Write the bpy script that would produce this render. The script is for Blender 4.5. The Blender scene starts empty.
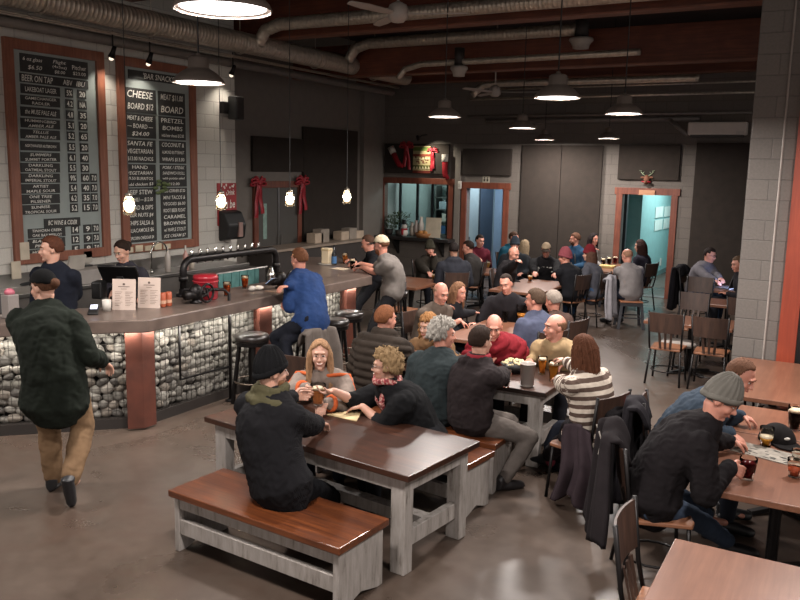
import bpy, math, random
import numpy as np
from mathutils import Vector, Matrix
random.seed(7); rng = np.random.default_rng(7)
SC = bpy.context.scene; COL = SC.collection
PI = math.pi
# ------------------------------------------------------------ camera
FPX = 810.0; PITCH = math.atan(132/810.0); ROLL = math.atan(101/5080.0); AZ = math.radians(29.3); CH = 2.75
_F = np.array([-math.sin(AZ)*math.cos(PITCH), math.cos(AZ)*math.cos(PITCH), -math.sin(PITCH)])
_R0 = np.array([math.cos(AZ), math.sin(AZ), 0.0]); _U0 = np.cross(_R0, _F)
_R = math.cos(ROLL)*_R0+math.sin(ROLL)*_U0; _U = -math.sin(ROLL)*_R0+math.cos(ROLL)*_U0
_C = np.array([0, 0, CH])
def _ray(x, y): return _F*FPX+_R*(x-400)-_U*(y-300)
def at(x, y, z=0.0):
    d = _ray(x, y); return _C+d*((z-CH)/d[2])
def atX(x, y, X):
    d = _ray(x, y); return _C+d*(X/d[0])
def atY(x, y, Y):
    d = _ray(x, y); return _C+d*(Y/d[1])
cd = bpy.data.cameras.new('camera'); cam = bpy.data.objects.new('camera', cd); COL.objects.link(cam)
cd.sensor_width = 36; cd.lens = FPX/800*36; cd.clip_end = 200; cd.clip_start = .05
M = Matrix(((_R[0], _U[0], -_F[0], 0), (_R[1], _U[1], -_F[1], 0), (_R[2], _U[2], -_F[2], CH), (0, 0, 0, 1)))
cam.matrix_world = M; SC.camera = cam
SC.view_settings.view_transform = 'Standard'; SC.view_settings.look = 'None'; SC.view_settings.gamma = 1
SC.view_settings.use_curve_mapping = False
# ------------------------------------------------------------ materials
def s2l(c):
    return tuple((v/12.92 if v <= .04045 else ((v+.055)/1.055)**2.4) for v in c)
def hexc(h):
    return s2l(tuple(int(h[i:i+2], 16)/255 for i in (0, 2, 4)))+(1,)
_mats = {}
class NB:
    def __init__(s, name):
        s.m = bpy.data.materials.new(name); s.m.use_nodes = True; s.t = s.m.node_tree; s.n = s.t.nodes; s.l = s.t.links
        s.b = s.n['Principled BSDF']; s.tc = None
    def node(s, typ, **kw):
        n = s.n.new(typ)
        for k, v in kw.items():
            if k in n.inputs.keys(): n.inputs[k].default_value = v
            else: setattr(n, k, v)
        return n
    def coord(s, scale=(1, 1, 1), which='Object', rot=(0, 0, 0)):
        tc = s.node('ShaderNodeTexCoord'); mp = s.node('ShaderNodeMapping')
        mp.inputs['Scale'].default_value = scale; mp.inputs['Rotation'].default_value = rot
        s.l.new(tc.outputs[which], mp.inputs[0]); return mp.outputs[0]
    def noise(s, vec, scale, detail=3, rough=.5, dist=0):
        n = s.node('ShaderNodeTexNoise'); n.inputs['Scale'].default_value = scale; n.inputs['Detail'].default_value = detail
        n.inputs['Roughness'].default_value = rough; n.inputs['Distortion'].default_value = dist
        s.l.new(vec, n.inputs['Vector']); return n.outputs['Fac']
    def ramp(s, fac, stops):
        r = s.node('ShaderNodeValToRGB'); e = r.color_ramp.elements
        while len(e) < len(stops): e.new(.5)
        for k, (p, c) in enumerate(stops): e[k].position = p; e[k].color = c
        s.l.new(fac, r.inputs[0]); return r.outputs[0]
    def mix(s, fac, a, b, mode='MIX'):
        n = s.node('ShaderNodeMix', data_type='RGBA', blend_type=mode)
        for v, i in ((fac, 0), (a, 6), (b, 7)):
            if hasattr(v, 'links'): s.l.new(v, n.inputs[i])
            else: n.inputs[i].default_value = v
        return n.outputs[2]
    def bump(s, h, strength=.3, dist=.01):
        n = s.node('ShaderNodeBump'); n.inputs['Strength'].default_value = strength; n.inputs['Distance'].default_value = dist
        s.l.new(h, n.inputs['Height']); s.l.new(n.outputs[0], s.b.inputs['Normal'])
    def set(s, **kw):
        for k, v in kw.items():
            i = s.b.inputs[k]
            if hasattr(v, 'links'): s.l.new(v, i)
            else: i.default_value = v
def plain(name, col, rough=.6, metal=0.0, var=.12, nscale=6, bump=0.0, bscale=60, **kw):
    if name in _mats: return _mats[name]
    b = NB(name); c = hexc(col) if isinstance(col, str) else col
    v = b.coord(); f = b.noise(v, nscale, 4)
    lo = tuple(x*(1-var) for x in c[:3])+(1,); hi = tuple(min(1, x*(1+var)) for x in c[:3])+(1,)
    b.set(**{'Base Color': b.ramp(f, [(.3, lo), (.7, hi)]), 'Roughness': rough, 'Metallic': metal})
    if bump: b.bump(b.noise(v, bscale, 3), bump, .004)
    for k, x in kw.items(): b.set(**{k.replace('_', ' '): x})
    _mats[name] = b.m; return b.m
def fabric(name, col, rough=.92, scale=220, bump=.35, stripes=None, knit=False):
    if name in _mats: return _mats[name]
    b = NB(name); c = tuple(x*.72 for x in hexc(col)[:3])+(1,); v = b.coord(); f = b.noise(v, 9, 4)
    lo = tuple(x*.82 for x in c[:3])+(1,); hi = tuple(min(1, x*1.14) for x in c[:3])+(1,)
    base = b.ramp(f, [(.3, lo), (.7, hi)])
    if stripes:
        a = b.node('ShaderNodeAttribute', attribute_name='u')
        m1 = b.node('ShaderNodeMath', operation='MULTIPLY'); m1.inputs[1].default_value = 1/stripes[0]; b.l.new(a.outputs['Fac'], m1.inputs[0])
        m2 = b.node('ShaderNodeMath', operation='FRACT'); b.l.new(m1.outputs[0], m2.inputs[0])
        m3 = b.node('ShaderNodeMath', operation='GREATER_THAN'); m3.inputs[1].default_value = .5; b.l.new(m2.outputs[0], m3.inputs[0])
        base = b.mix(m3.outputs[0], base, hexc(stripes[1]))
    b.set(**{'Base Color': base, 'Roughness': rough, 'Specular IOR Level': .15})
    if knit:
        w = b.node('ShaderNodeTexWave'); w.inputs['Scale'].default_value = 60; w.inputs['Distortion'].default_value = 1; b.l.new(v, w.inputs['Vector'])
        b.bump(w.outputs['Fac'], .5, .004)
    else: b.bump(b.noise(v, scale, 2), bump, .003)
    _mats[name] = b.m; return b.m
def wood(name, dark, light, rough=.45, axis=0, plank=.0, grain=14, coat=0.0):
    if name in _mats: return _mats[name]
    b = NB(name); sc = [14, 14, 14]; sc[axis] = .9
    v = b.coord(tuple(sc)); v2 = b.coord((1, 1, 1))
    f1 = b.noise(v, 2.2, 6, .6, .6); f2 = b.noise(v2, 3.0, 3)
    c = b.ramp(f1, [(.25, hexc(dark)), (.75, hexc(light))])
    c = b.mix(b.ramp(f2, [(.35, (0, 0, 0, 1)), (.65, (1, 1, 1, 1))]), c, b.mix(.55, c, hexc(dark)))
    if plank:
        sep = b.node('ShaderNodeSeparateXYZ'); b.l.new(v2, sep.inputs[0])
        k = 1 if axis == 0 else 0
        m = b.node('ShaderNodeMath', operation='MULTIPLY'); m.inputs[1].default_value = 1/plank; b.l.new(sep.outputs[k], m.inputs[0])
        fl = b.node('ShaderNodeMath', operation='FLOOR'); b.l.new(m.outputs[0], fl.inputs[0])
        wn = b.node('ShaderNodeTexWhiteNoise', noise_dimensions='1D'); b.l.new(fl.outputs[0], wn.inputs['W'])
        c = b.mix(b.ramp(wn.outputs['Value'], [(0, (0, 0, 0, 1)), (1, (.5, .5, .5, 1))]), c, hexc(dark))
        fr = b.node('ShaderNodeMath', operation='FRACT'); b.l.new(m.outputs[0], fr.inputs[0])
        c = b.mix(b.ramp(fr.outputs[0], [(.0, (.8, .8, .8, 1)), (.03, (0, 0, 0, 1)), (.97, (0, 0, 0, 1)), (1, (.8, .8, .8, 1))]), c, hexc('150c08'))
    b.set(**{'Base Color': c, 'Roughness': rough, 'Coat Weight': coat, 'Coat Roughness': .2})
    b.bump(f1, .15, .004); _mats[name] = b.m; return b.m
def emis(name, col, strength, base='ffffff'):
    if name in _mats: return _mats[name]
    b = NB(name); v = b.coord(); f = b.noise(v, 8, 2); c = hexc(col)
    b.set(**{'Base Color': hexc(base), 'Emission Color': b.ramp(f, [(.2, tuple(x*.96 for x in c[:3])+(1,)), (.8, c)]), 'Emission Strength': strength})
    _mats[name] = b.m; return b.m
def glass(name, col='ffffff', rough=.02, ior=1.3):
    if name in _mats: return _mats[name]
    b = NB(name); v = b.coord(); f = b.noise(v, 5, 2); c = hexc(col)
    b.set(**{'Base Color': b.ramp(f, [(0, tuple(x*.97 for x in c[:3])+(1,)), (1, c)]), 'Roughness': rough, 'Transmission Weight': 1.0, 'IOR': ior})
    _mats[name] = b.m; return b.m
def cmu(name, col, mortar, axis='X'):
    # painted concrete block courses, 0.4 x 0.2 m
    b = NB(name); tc = b.node('ShaderNodeTexCoord'); sep = b.node('ShaderNodeSeparateXYZ'); b.l.new(tc.outputs['Object'], sep.inputs[0])
    cb = b.node('ShaderNodeCombineXYZ'); b.l.new(sep.outputs[0 if axis == 'X' else 1], cb.inputs[0]); b.l.new(sep.outputs[2], cb.inputs[1])
    br = b.node('ShaderNodeTexBrick'); b.l.new(cb.outputs[0], br.inputs['Vector'])
    br.inputs['Scale'].default_value = 1; br.inputs['Brick Width'].default_value = .45; br.inputs['Row Height'].default_value = .225
    br.inputs['Mortar Size'].default_value = .008; br.inputs['Mortar Smooth'].default_value = .6
    c = hexc(col); br.inputs['Color1'].default_value = c; br.inputs['Color2'].default_value = tuple(x*.9 for x in c[:3])+(1,); br.inputs['Mortar'].default_value = hexc(mortar)
    f = b.noise(b.coord(), 40, 4); cc = b.mix(.15, br.outputs['Color'], b.ramp(f, [(.3, (0, 0, 0, 1)), (.7, (.6, .6, .6, 1))]), 'SOFT_LIGHT')
    b.set(**{'Base Color': cc, 'Roughness': .75})
    iv = b.node('ShaderNodeMath', operation='SUBTRACT'); iv.inputs[0].default_value = 1; b.l.new(br.outputs['Fac'], iv.inputs[1])
    ad = b.node('ShaderNodeMath', operation='MULTIPLY_ADD'); ad.inputs[1].default_value = .25; b.l.new(f, ad.inputs[0]); b.l.new(iv.outputs[0], ad.inputs[2])
    b.bump(ad.outputs[0], .5, .01); _mats[name] = b.m; return b.m
# ------------------------------------------------------------ mesh builder
class MB:
    def __init__(s): s.v = []; s.f = []
    def add(s, vs, fs):
        k = len(s.v); s.v.extend([tuple(map(float, p)) for p in vs]); s.f.extend([tuple(i+k for i in q) for q in fs]); return s
    def box(s, c, d, rz=0, rot=None):
        hx, hy, hz = d[0]/2, d[1]/2, d[2]/2
        R = rot if rot is not None else Matrix.Rotation(rz, 3, 'Z')
        vs = [Vector(c)+R @ Vector((x*hx, y*hy, z*hz)) for x in (-1, 1) for y in (-1, 1) for z in (-1, 1)]
        return s.add(vs, [(0, 1, 3, 2), (4, 6, 7, 5), (0, 4, 5, 1), (2, 3, 7, 6), (0, 2, 6, 4), (1, 5, 7, 3)])
    def bx(s, x0, x1, y0, y1, z0, z1):
        return s.box(((x0+x1)/2, (y0+y1)/2, (z0+z1)/2), (abs(x1-x0), abs(y1-y0), abs(z1-z0)))
    def bar(s, a, b, w, h, up=(0, 0, 1)):
        a = Vector(a); b = Vector(b); d = (b-a); L = d.length; d.normalize(); u = Vector(up)
        if abs(d.dot(u)) > .98: u = Vector((0, 1, 0))
        x = d.cross(u).normalized(); z = x.cross(d)
        R = Matrix((x, d, z)).transposed(); return s.box((a+b)/2, (w, L, h), rot=R)
    def tube(s, pts, r, n=8, closed=False, flat=None):
        P = [Vector(p) for p in pts]; m = len(P); rr = r if hasattr(r, '__len__') else [r]*m
        T = []
        for i in range(m):
            if closed: t = P[(i+1) % m]-P[i-1]
            else: t = P[min(i+1, m-1)]-P[max(i-1, 0)]
            T.append(t.normalized())
        u = Vector((0, 0, 1)) if abs(T[0].z) < .9 else Vector((1, 0, 0))
        if flat is not None: u = Vector(flat)
        x = T[0].cross(u).normalized(); vs = []; fs = []
        for i in range(m):
            x = (x-T[i]*x.dot(T[i])).normalized(); y = T[i].cross(x)
            for k in range(n):
                a = 2*PI*k/n; vs.append(P[i]+(x*math.cos(a)+y*math.sin(a))*rr[i])
        for i in range(m if closed else m-1):
            j = (i+1) % m
            for k in range(n):
                l = (k+1) % n; fs.append((i*n+k, i*n+l, j*n+l, j*n+k))
        if not closed:
            fs.append(tuple(range(n-1, -1, -1))); fs.append(tuple((m-1)*n+k for k in range(n)))
        return s.add(vs, fs)
    def lathe(s, prof, c=(0, 0, 0), n=24, axis=None, cap=True):
        # prof [(r,z)...] around z (or given axis)
        vs = []; fs = []; m = len(prof)
        R = Matrix.Identity(3)
        if axis is not None: R = Vector((0, 0, 1)).rotation_difference(Vector(axis)).to_matrix()
        for r, z in prof:
            for k in range(n):
                a = 2*PI*k/n; vs.append(Vector(c)+R @ Vector((r*math.cos(a), r*math.sin(a), z)))
        for i in range(m-1):
            for k in range(n):
                l = (k+1) % n; fs.append((i*n+k, i*n+l, (i+1)*n+l, (i+1)*n+k))
        if cap:
            fs.append(tuple(range(n-1, -1, -1))); fs.append(tuple((m-1)*n+k for k in range(n)))
        return s.add(vs, fs)
    def ell(s, c, r, ax=None, n=16, m=10):
        c = Vector(c); A = ax if ax is not None else Matrix.Identity(3); vs = [c+A @ Vector((0, 0, r[2]))]; fs = []
        for i in range(1, m):
            t = PI*i/m
            for k in range(n):
                a = 2*PI*k/n; vs.append(c+A @ Vector((r[0]*math.sin(t)*math.cos(a), r[1]*math.sin(t)*math.sin(a), r[2]*math.cos(t))))
        vs.append(c-A @ Vector((0, 0, r[2]))); e = len(vs)-1
        for k in range(n):
            l = (k+1) % n; fs.append((0, 1+k, 1+l)); fs.append((e, e-n+l, e-n+k))
            for i in range(m-2): fs.append((1+i*n+k, 1+(i+1)*n+k, 1+(i+1)*n+l, 1+i*n+l))
        return s.add(vs, fs)
    def prism(s, poly, z0, z1, fn=None):
        n = len(poly); fn = fn or (lambda x, y, z: (x, y, z))
        vs = [fn(x, y, z0) for x, y in poly]+[fn(x, y, z1) for x, y in poly]
        return s.add(vs, [tuple(range(n-1, -1, -1)), tuple(range(n, 2*n))]+[(i, (i+1) % n, n+(i+1) % n, n+i) for i in range(n)])
    def mesh(s, name, smooth=False):
        me = bpy.data.meshes.new(name); me.from_pydata(s.v, [], s.f); me.update()
        if smooth: me.polygons.foreach_set('use_smooth', [True]*len(me.polygons))
        return me
    def build(s, name, m, parent=None, smooth=False, bevel=0, loc=None, rz=0):
        me = s.mesh(name, smooth); me.materials.append(m)
        o = bpy.data.objects.new(name, me); COL.objects.link(o)
        if parent is not None: o.parent = parent
        if loc is not None: o.location = loc
        o.rotation_euler.z = rz
        if bevel:
            bm = o.modifiers.new('b', 'BEVEL'); bm.width = bevel; bm.segments = 2; bm.limit_method = 'ANGLE'
        return o
def tag(o, label=None, cat=None, group=None, kind=None):
    if label: o['label'] = label
    if cat: o['category'] = cat
    if group: o['group'] = group
    if kind: o['kind'] = kind
    return o
def thing(name, label, cat, loc=(0, 0, 0), rz=0, group=None):
    o = bpy.data.objects.new(name, None); COL.objects.link(o); o.location = loc; o.rotation_euler.z = rz; o.empty_display_size = .1
    return tag(o, label, cat, group)
def struct(name, mb, m, smooth=False, bevel=0):
    o = mb.build(name, m, smooth=smooth, bevel=bevel); o['kind'] = 'structure'; return o
KIDS = {}
def kids(o):
    return [c for c in o.children]
def dup(root, loc, rz=0, label=None, group=None):
    r = root.copy(); COL.objects.link(r); r.location = loc; r.rotation_euler.z = rz
    if label: r['label'] = label
    if group: r['group'] = group
    for ch in list(root.children):
        c = ch.copy(); COL.objects.link(c); c.parent = r
        for g in list(ch.children):
            d = g.copy(); COL.objects.link(d); d.parent = c
    return r
def text(name, s, w, h, m, parent, mat, bold=0.0, shear=0.0, ext=.0006):
    # lettering fitted into w x h, centred at origin of matrix mat
    cu = bpy.data.curves.new(name, 'FONT'); cu.body = s; cu.align_x = 'CENTER'; cu.align_y = 'CENTER'; cu.size = 1; cu.shear = shear
    cu.extrude = 0; cu.offset = bold; cu.resolution_u = 2; cu.space_line = .85
    o = bpy.data.objects.new(name, cu); COL.objects.link(o); bpy.context.view_layer.update()
    me = bpy.data.meshes.new_from_object(o.evaluated_get(bpy.context.evaluated_depsgraph_get())); bpy.data.objects.remove(o)
    if not len(me.vertices): return None
    co = np.empty(len(me.vertices)*3); me.vertices.foreach_get('co', co); co = co.reshape(-1, 3)
    lo = co.min(0); hi = co.max(0); k = min(w/max(1e-6, hi[0]-lo[0]), h/max(1e-6, hi[1]-lo[1])); kx = min(w/max(1e-6, hi[0]-lo[0]), k*1.5); ky = min(h/max(1e-6, hi[1]-lo[1]), k*1.5)
    co = (co-(lo+hi)/2)*np.array([kx, ky, 1]); me.vertices.foreach_set('co', co.ravel()); me.update()
    me.materials.clear(); me.materials.append(m); me.name = name
    t = bpy.data.objects.new(name, me); COL.objects.link(t); t.parent = parent; t.matrix_local = mat; return t
def facing(c, right, up):
    r = Vector(right).normalized(); u = Vector(up).normalized(); n = r.cross(u)
    return Matrix(((r.x, u.x, n.x, c[0]), (r.y, u.y, n.y, c[1]), (r.z, u.z, n.z, c[2]), (0, 0, 0, 1)))
def area(name, loc, power, size, col=(1, 1, 1), rot=(0, 0, 0), size_y=None, spread=None, shape=None):
    l = bpy.data.lights.new(name, 'AREA'); l.energy = power; l.size = size; l.color = col
    if size_y: l.shape = 'RECTANGLE'; l.size_y = size_y
    if shape: l.shape = shape
    if spread: l.spread = spread
    o = bpy.data.objects.new(name, l); COL.objects.link(o); o.location = loc; o.rotation_euler = rot; return o
def point(name, loc, power, col=(1, 1, 1), r=.05):
    l = bpy.data.lights.new(name, 'POINT'); l.energy = power; l.color = col; l.shadow_soft_size = r
    o = bpy.data.objects.new(name, l); COL.objects.link(o); o.location = loc; return o
# ------------------------------------------------------------ people
def nv(v):
    v = np.asarray(v, float); return v/max(1e-9, np.linalg.norm(v))
Z3 = np.array([0, 0, 1.0])
def remesh(mb, name, vox, smooth=4):
    me = mb.mesh(name+'_src'); o = bpy.data.objects.new('tmp', me); COL.objects.link(o)
    r = o.modifiers.new('r', 'REMESH'); r.mode = 'VOXEL'; r.voxel_size = vox; r.use_smooth_shade = True
    if smooth:
        s = o.modifiers.new('s', 'SMOOTH'); s.factor = .5; s.iterations = smooth
    bpy.context.view_layer.update()
    out = bpy.data.meshes.new_from_object(o.evaluated_get(bpy.context.evaluated_depsgraph_get()))
    bpy.data.objects.remove(o); bpy.data.meshes.remove(me); out.name = name
    out.polygons.foreach_set('use_smooth', [True]*len(out.polygons)); return out
def getco(me):
    a = np.empty(len(me.vertices)*3); me.vertices.foreach_get('co', a); return a.reshape(-1, 3)
def getno(me):
    a = np.empty(len(me.vertices)*3); me.vertices.foreach_get('normal', a); return a.reshape(-1, 3)
def setco(me, c):
    me.vertices.foreach_set('co', np.ascontiguousarray(c).ravel()); me.update()
def waves(p, k, seed, n=5):
    r = np.random.default_rng(seed); o = np.zeros(len(p)); q = p+.03*np.sin(p[:, [1, 2, 0]]*k*.7+seed)
    for _ in range(n):
        d = nv(r.normal(size=3)); o += np.sin(q@d*k*r.uniform(.7, 1.5)+r.uniform(0, 6))
    return o/n
def bez(a, m, b, t): return (1-t)**2*a+2*(1-t)*t*m+t*t*b
def limb(mb, pts, rads, n=12, side=None, flat=None):
    # rounded tube; flat = list of depth factors perpendicular to side
    P = [np.asarray(p, float) for p in pts]; m = len(P); vs = []; fs = []
    T = [nv(P[min(i+1, m-1)]-P[max(i-1, 0)]) for i in range(m)]
    s = np.asarray(side, float) if side is not None else (np.cross(T[0], Z3) if abs(T[0][2]) < .9 else np.array([1.0, 0, 0]))
    fl = flat or [1]*m
    R = [(P[0]-T[0]*rads[0]*min(1, fl[0])*.75, .62, 0)]+[(P[i], 1, i) for i in range(m)]+[(P[-1]+T[-1]*rads[-1]*min(1, fl[-1])*.75, .62, m-1)]
    for p, k, i in R:
        x = nv(s-T[i]*np.dot(s, T[i])); y = np.cross(T[i], x)
        for a in range(n):
            an = 2*PI*a/n; vs.append(p+(x*math.cos(an)+y*math.sin(an)*fl[i])*rads[i]*k)
    q = len(R); vs.append(P[0]-T[0]*rads[0]*min(1, fl[0])); vs.append(P[-1]+T[-1]*rads[-1]*min(1, fl[-1])); e = q*n
    for i in range(q-1):
        for a in range(n):
            b = (a+1) % n; fs.append((i*n+a, i*n+b, (i+1)*n+b, (i+1)*n+a))
    for a in range(n):
        b = (a+1) % n; fs.append((e, b, a)); fs.append((e+1, (q-1)*n+a, (q-1)*n+b))
    mb.add(vs, fs)
def ik(a, t, l1, l2, hint):
    d = t-a; L = np.linalg.norm(d); L = min(max(L, abs(l1-l2)+.02), (l1+l2)*.995); u = nv(d); t = a+u*L
    x = (l1*l1-l2*l2+L*L)/(2*L); h = math.sqrt(max(0, l1*l1-x*x)); w = nv(np.asarray(hint)-u*np.dot(hint, u)); return a+u*x+w*h, t
def hand(mb, w, d, n, s, curl=.5, k=1.0):
    # w wrist, d finger direction, n palm normal (curl side), s thumb side sign along d x n
    d = nv(d); n = nv(n-d*np.dot(n, d)); b = np.cross(d, n)*s
    for off, L in ((.029, .070), (.0095, .079), (-.0095, .073), (-.027, .057)):
        kn = w+d*.088*k+b*off*1.06*k; limb(mb, [w+b*off*.55*k+d*.01, kn], [.0155*k, .0115*k], 8, side=b)
        c1 = curl*.9; c2 = curl*2.0
        j1 = kn+(d*math.cos(c1)+n*math.sin(c1))*L*.52*k+b*off*.12; j2 = j1+(d*math.cos(c2)+n*math.sin(c2))*L*.5*k
        limb(mb, [kn, j1, j2], [.0098*k, .009*k, .0075*k], 7, side=b)
    t0 = w+d*.022*k+b*.022*k; t1 = t0+(b*.8+d*.6+n*.35)*.038*k; t2 = t1+(d*.8+b*.15+n*(.3+curl*.6))*.034*k; t3 = t2+(d*.75-b*.1*curl+n*(.3+curl))*.022*k
    limb(mb, [t0, t1, t2, t3], [.016*k, .0125*k, .0105*k, .008*k], 8, side=n)
def sph(n=36, m=24):
    v = [(0, 0, 1)]; f = []
    for i in range(1, m):
        t = PI*i/m
        for k in range(n):
            a = 2*PI*k/n; v.append((math.sin(t)*math.cos(a), math.sin(t)*math.sin(a), math.cos(t)))
    v.append((0, 0, -1)); e = len(v)-1
    for k in range(n):
        l = (k+1) % n; f.append((0, 1+k, 1+l)); f.append((e, e-n+l, e-n+k))
        for i in range(m-2): f.append((1+i*n+k, 1+(i+1)*n+k, 1+(i+1)*n+l, 1+i*n+l))
    return np.array(v), f
SPH = sph(72, 30); SPH_LO = sph(22, 14)
def sstep(a, b, x):
    t = np.clip((x-a)/(b-a), 0, 1); return t*t*(3-2*t)
def shell(mb, ctr, R, H, th, mask_fn, noise=.0, seed=0, lo=False, k=60, inner=.82):
    v, f = SPH_LO if lo else SPH
    m = mask_fn(v); q = v*np.array(R)
    r = inner+(1+th-inner)*m
    if noise: r = r+noise*m*waves(v*.1, k*10, seed, 6)
    p = q*r[:, None]+np.array(ctr); mb.add(p@H['B']+H['o'], f)
def hairmask(front=.5, temple=.05, nape=-.55, bald=None, part=0.0):
    def fn(v):
        x, y, z = v.T; zb = np.where(y > .55, front, np.where(y > .0, temple+(front-temple)*sstep(0, .55, y), nape+(temple-nape)*sstep(-.35, .05, y)))
        zb = np.where((y > .0) & (y < .32) & (np.abs(x) > .7), zb-.25, zb)
        zb = zb+part*(.5-np.abs(x))*(y > .2)
        m = sstep(-.05, .06, z-zb)
        if bald is not None: m = m*(1-sstep(-.16, .16, np.minimum(z-bald, y+.75)))
        return m
    return fn
def beardmask(v):
    x, y, z = v.T; return sstep(-.05, .08, y-.05)*sstep(-.02, .06, -z-.12-.25*sstep(.5, .9, y)*(np.abs(x) > -1))*(1-sstep(.72, .8, y)*(z > -.42))
PS = 1.1  # one scene unit is 1/1.1 m
def person(label, head, hz, yaw, lean=.12, seat=.46, hyaw=None, hpitch=.15, hroll=0, skin='c08f78', hair=('short', '3a2a20'), top=None, legs='23242b',
           shoes='17171a', LH=None, RH=None, build=1.0, beard=None, hat=None, glasses=False, feet=None, foot_fwd=.40, near=None, female=False, curl=(.5, .5), name='person', slouch=.05,
           scarf=None, LN=None, RN=None, group=None, pelvis=None, knees=1.0, twist=0.0, lw=1.0, smile=False, elb=(.35, .35)):
    """head: pixel tuple with hz giving its height, or world xyz when hz is None"""
    K = 1/PS; sc_ = lambda v: None if v is None else np.asarray(v, float)*K
    Hc = np.asarray(at(head[0], head[1], hz) if hz is not None else head, float)*K
    LH = sc_(LH); RH = sc_(RH); pelvis = sc_(pelvis); seat = None if seat is None else seat*K; C_ = _C*K; lean = lean*K
    feet = None if feet is None else [sc_(q_) for q_ in feet]
    a = math.radians(yaw); f = np.array([math.cos(a), math.sin(a), 0]); r = np.array([math.sin(a), -math.cos(a), 0])
    ha = math.radians(yaw if hyaw is None else hyaw); dist = np.linalg.norm(Hc-C_)*PS
    seed = int(abs(Hc[0]*1000+Hc[1]*77)) % 9999
    vox = .0062 if dist < 7.4 else (.0085 if dist < 10.5 else .012); cv = vox*1.7; lo = dist > 10.5
    hf = np.array([math.cos(ha)*math.cos(hpitch), math.sin(ha)*math.cos(hpitch), -math.sin(hpitch)])
    hr = np.array([math.sin(ha), -math.cos(ha), 0]); hu = np.cross(hr, hf)
    hr, hu = hr*math.cos(hroll)+hu*math.sin(hroll), hu*math.cos(hroll)-hr*math.sin(hroll)
    H = {'B': np.stack([hr, hf, hu]), 'o': Hc}
    W = lambda p: np.asarray(p, float)@H['B']+Hc
    hs = .96 if female else 1.0
    standing = seat is None
    hipz = (.93 if standing else seat+.095)
    up = nv(hu*.6+Z3*.4)
    Nk = Hc-up*.174*hs-f*.012
    P = np.array([Hc[0]-f[0]*lean, Hc[1]-f[1]*lean, hipz]) if pelvis is None else np.array([pelvis[0], pelvis[1], hipz])
    axis = Nk-P; sp_side = nv(r*math.cos(twist)+f*math.sin(twist)*.0+f*math.sin(twist))
    Mid = (P+Nk)/2-f*slouch*2
    S = lambda t: bez(P, Mid, Nk, t)
    bw = build*(.9 if female else 1.0); hw = build*(1.02 if female else .96)
    def side(t): return nv(r*(1-t)+sp_side*t)
    prof = [(-.10, .152*hw, .74), (.02, .187*hw, .72), (.22, .158*bw, .76), (.45, .158*bw, .76), (.66, .180*bw, .70), (.82, .186*bw, .62), (.93, .140*bw, .62), (1.0, .07, .95)]
    if female: prof[4] = (.66, .168*bw, .80); prof[2] = (.22, .146*bw, .76)
    def torso(mb, infl, t0=-.2, t1=1.1, drop=0.0):
        ps = []; rs = []; fl = []
        for t, w, d in prof:
            if t < t0 or t > t1: continue
            ps.append(S(t) if t >= 0 else P+(P-S(.15))*(-t/.15)); rs.append(w+infl); fl.append((w*d+infl)/(w+infl))
        vs = limb(mb, ps, rs, 20, side=r, flat=fl)
    sh = {}; el = {}; wr = {}; ks = {}; an = {}; hp = {}
    la1, la2 = (.285, .25) if not female else (.265, .23)
    for sg, nm, tgt in ((-1, 'L', LH), (1, 'R', RH)):
        ct = S(.86); sh[nm] = ct+side(1)*sg*.180*bw-Z3*.004
        if tgt is None: tgt = P+f*.30+r*sg*.12+Z3*.09 if not standing else P+r*sg*.27+f*.06-Z3*.1
        tgt = np.asarray(tgt, float); d0 = nv(tgt-sh[nm])
        wt = tgt-nv(d0*.7+f*.3-Z3*.05)*.085
        e, w = ik(sh[nm], wt, la1, la2, r*sg*elb[0 if sg < 0 else 1]-Z3*.8-f*.25); el[nm] = e; wr[nm] = w
        hp[nm] = P+r*sg*.088*hw-Z3*.0
    ll1, ll2 = (.42, .41) if not female else (.40, .39)
    if standing: ll1, ll2 = .43, .43
    for sg, nm in ((-1, 'L'), (1, 'R')):
        if feet and feet[0 if sg < 0 else 1] is not None: A = np.asarray(feet[0 if sg < 0 else 1], float)
        elif standing: A = np.array([P[0], P[1], .085])+r*sg*.10
        else: A = np.array([P[0], P[1], .085])+f*foot_fwd+r*sg*.12*knees
        hint = f*1.0+r*sg*.12 if standing else (f*.55+Z3*.8+r*sg*.16*knees)
        k, A = ik(hp[nm], A, ll1, ll2, hint); ks[nm] = k; an[nm] = A
    # --- skin body, one surface
    mb = MB(); q = hs
    mb.add(SPH[0]*np.array([.0735, .094, .094])*q@H['B']+W((0, -.012*q, .022*q)), SPH[1])
    def E(c, rr): mb.add(SPH_LO[0]*np.array(rr)*q@H['B']+W(np.array(c)*q), SPH_LO[1])
    jw = .88 if female else 1.0; nw = .78 if female else 1.0
    E((0, .028, -.028), (.060*jw, .062, .078)); E((0, .030, -.062), (.050*jw, .055, .052)); E((0, .070, -.098), (.023*jw, .020, .018))
    E((.030, .058, -.030), (.027, .026, .026)); E((-.030, .058, -.030), (.027, .026, .026))
    E((0, .080 if not female else .076, .030), (.046, .014, .012)); E((.073, -.008, -.008), (.009, .019, .030)); E((-.073, -.008, -.008), (.009, .019, .030))
    limb(mb, [W((0, .084*q, .014*q)), W((0, .098*q, -.012*q)), W((0, .107*q, -.028*q))], [.0085*q*nw, .0095*q*nw, .0135*q*nw], 8, side=hr)
    E((.010, .094, -.032), (.009, .010, .008)); E((-.010, .094, -.032), (.009, .010, .008)); E((0, .081, -.058), (.026, .014, .016))
    nr = .043 if female else .051*min(1.12, build)
    limb(mb, [W((0, -.022, -.05)), Hc-up*.12-f*.01, Nk-up*.03], [nr, nr, nr*1.12], 14, side=r)
    torso(mb, -.022)
    sl = (top or {}).get('sleeve', 1.0); ti = (top or {}).get('infl', .016)
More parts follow.
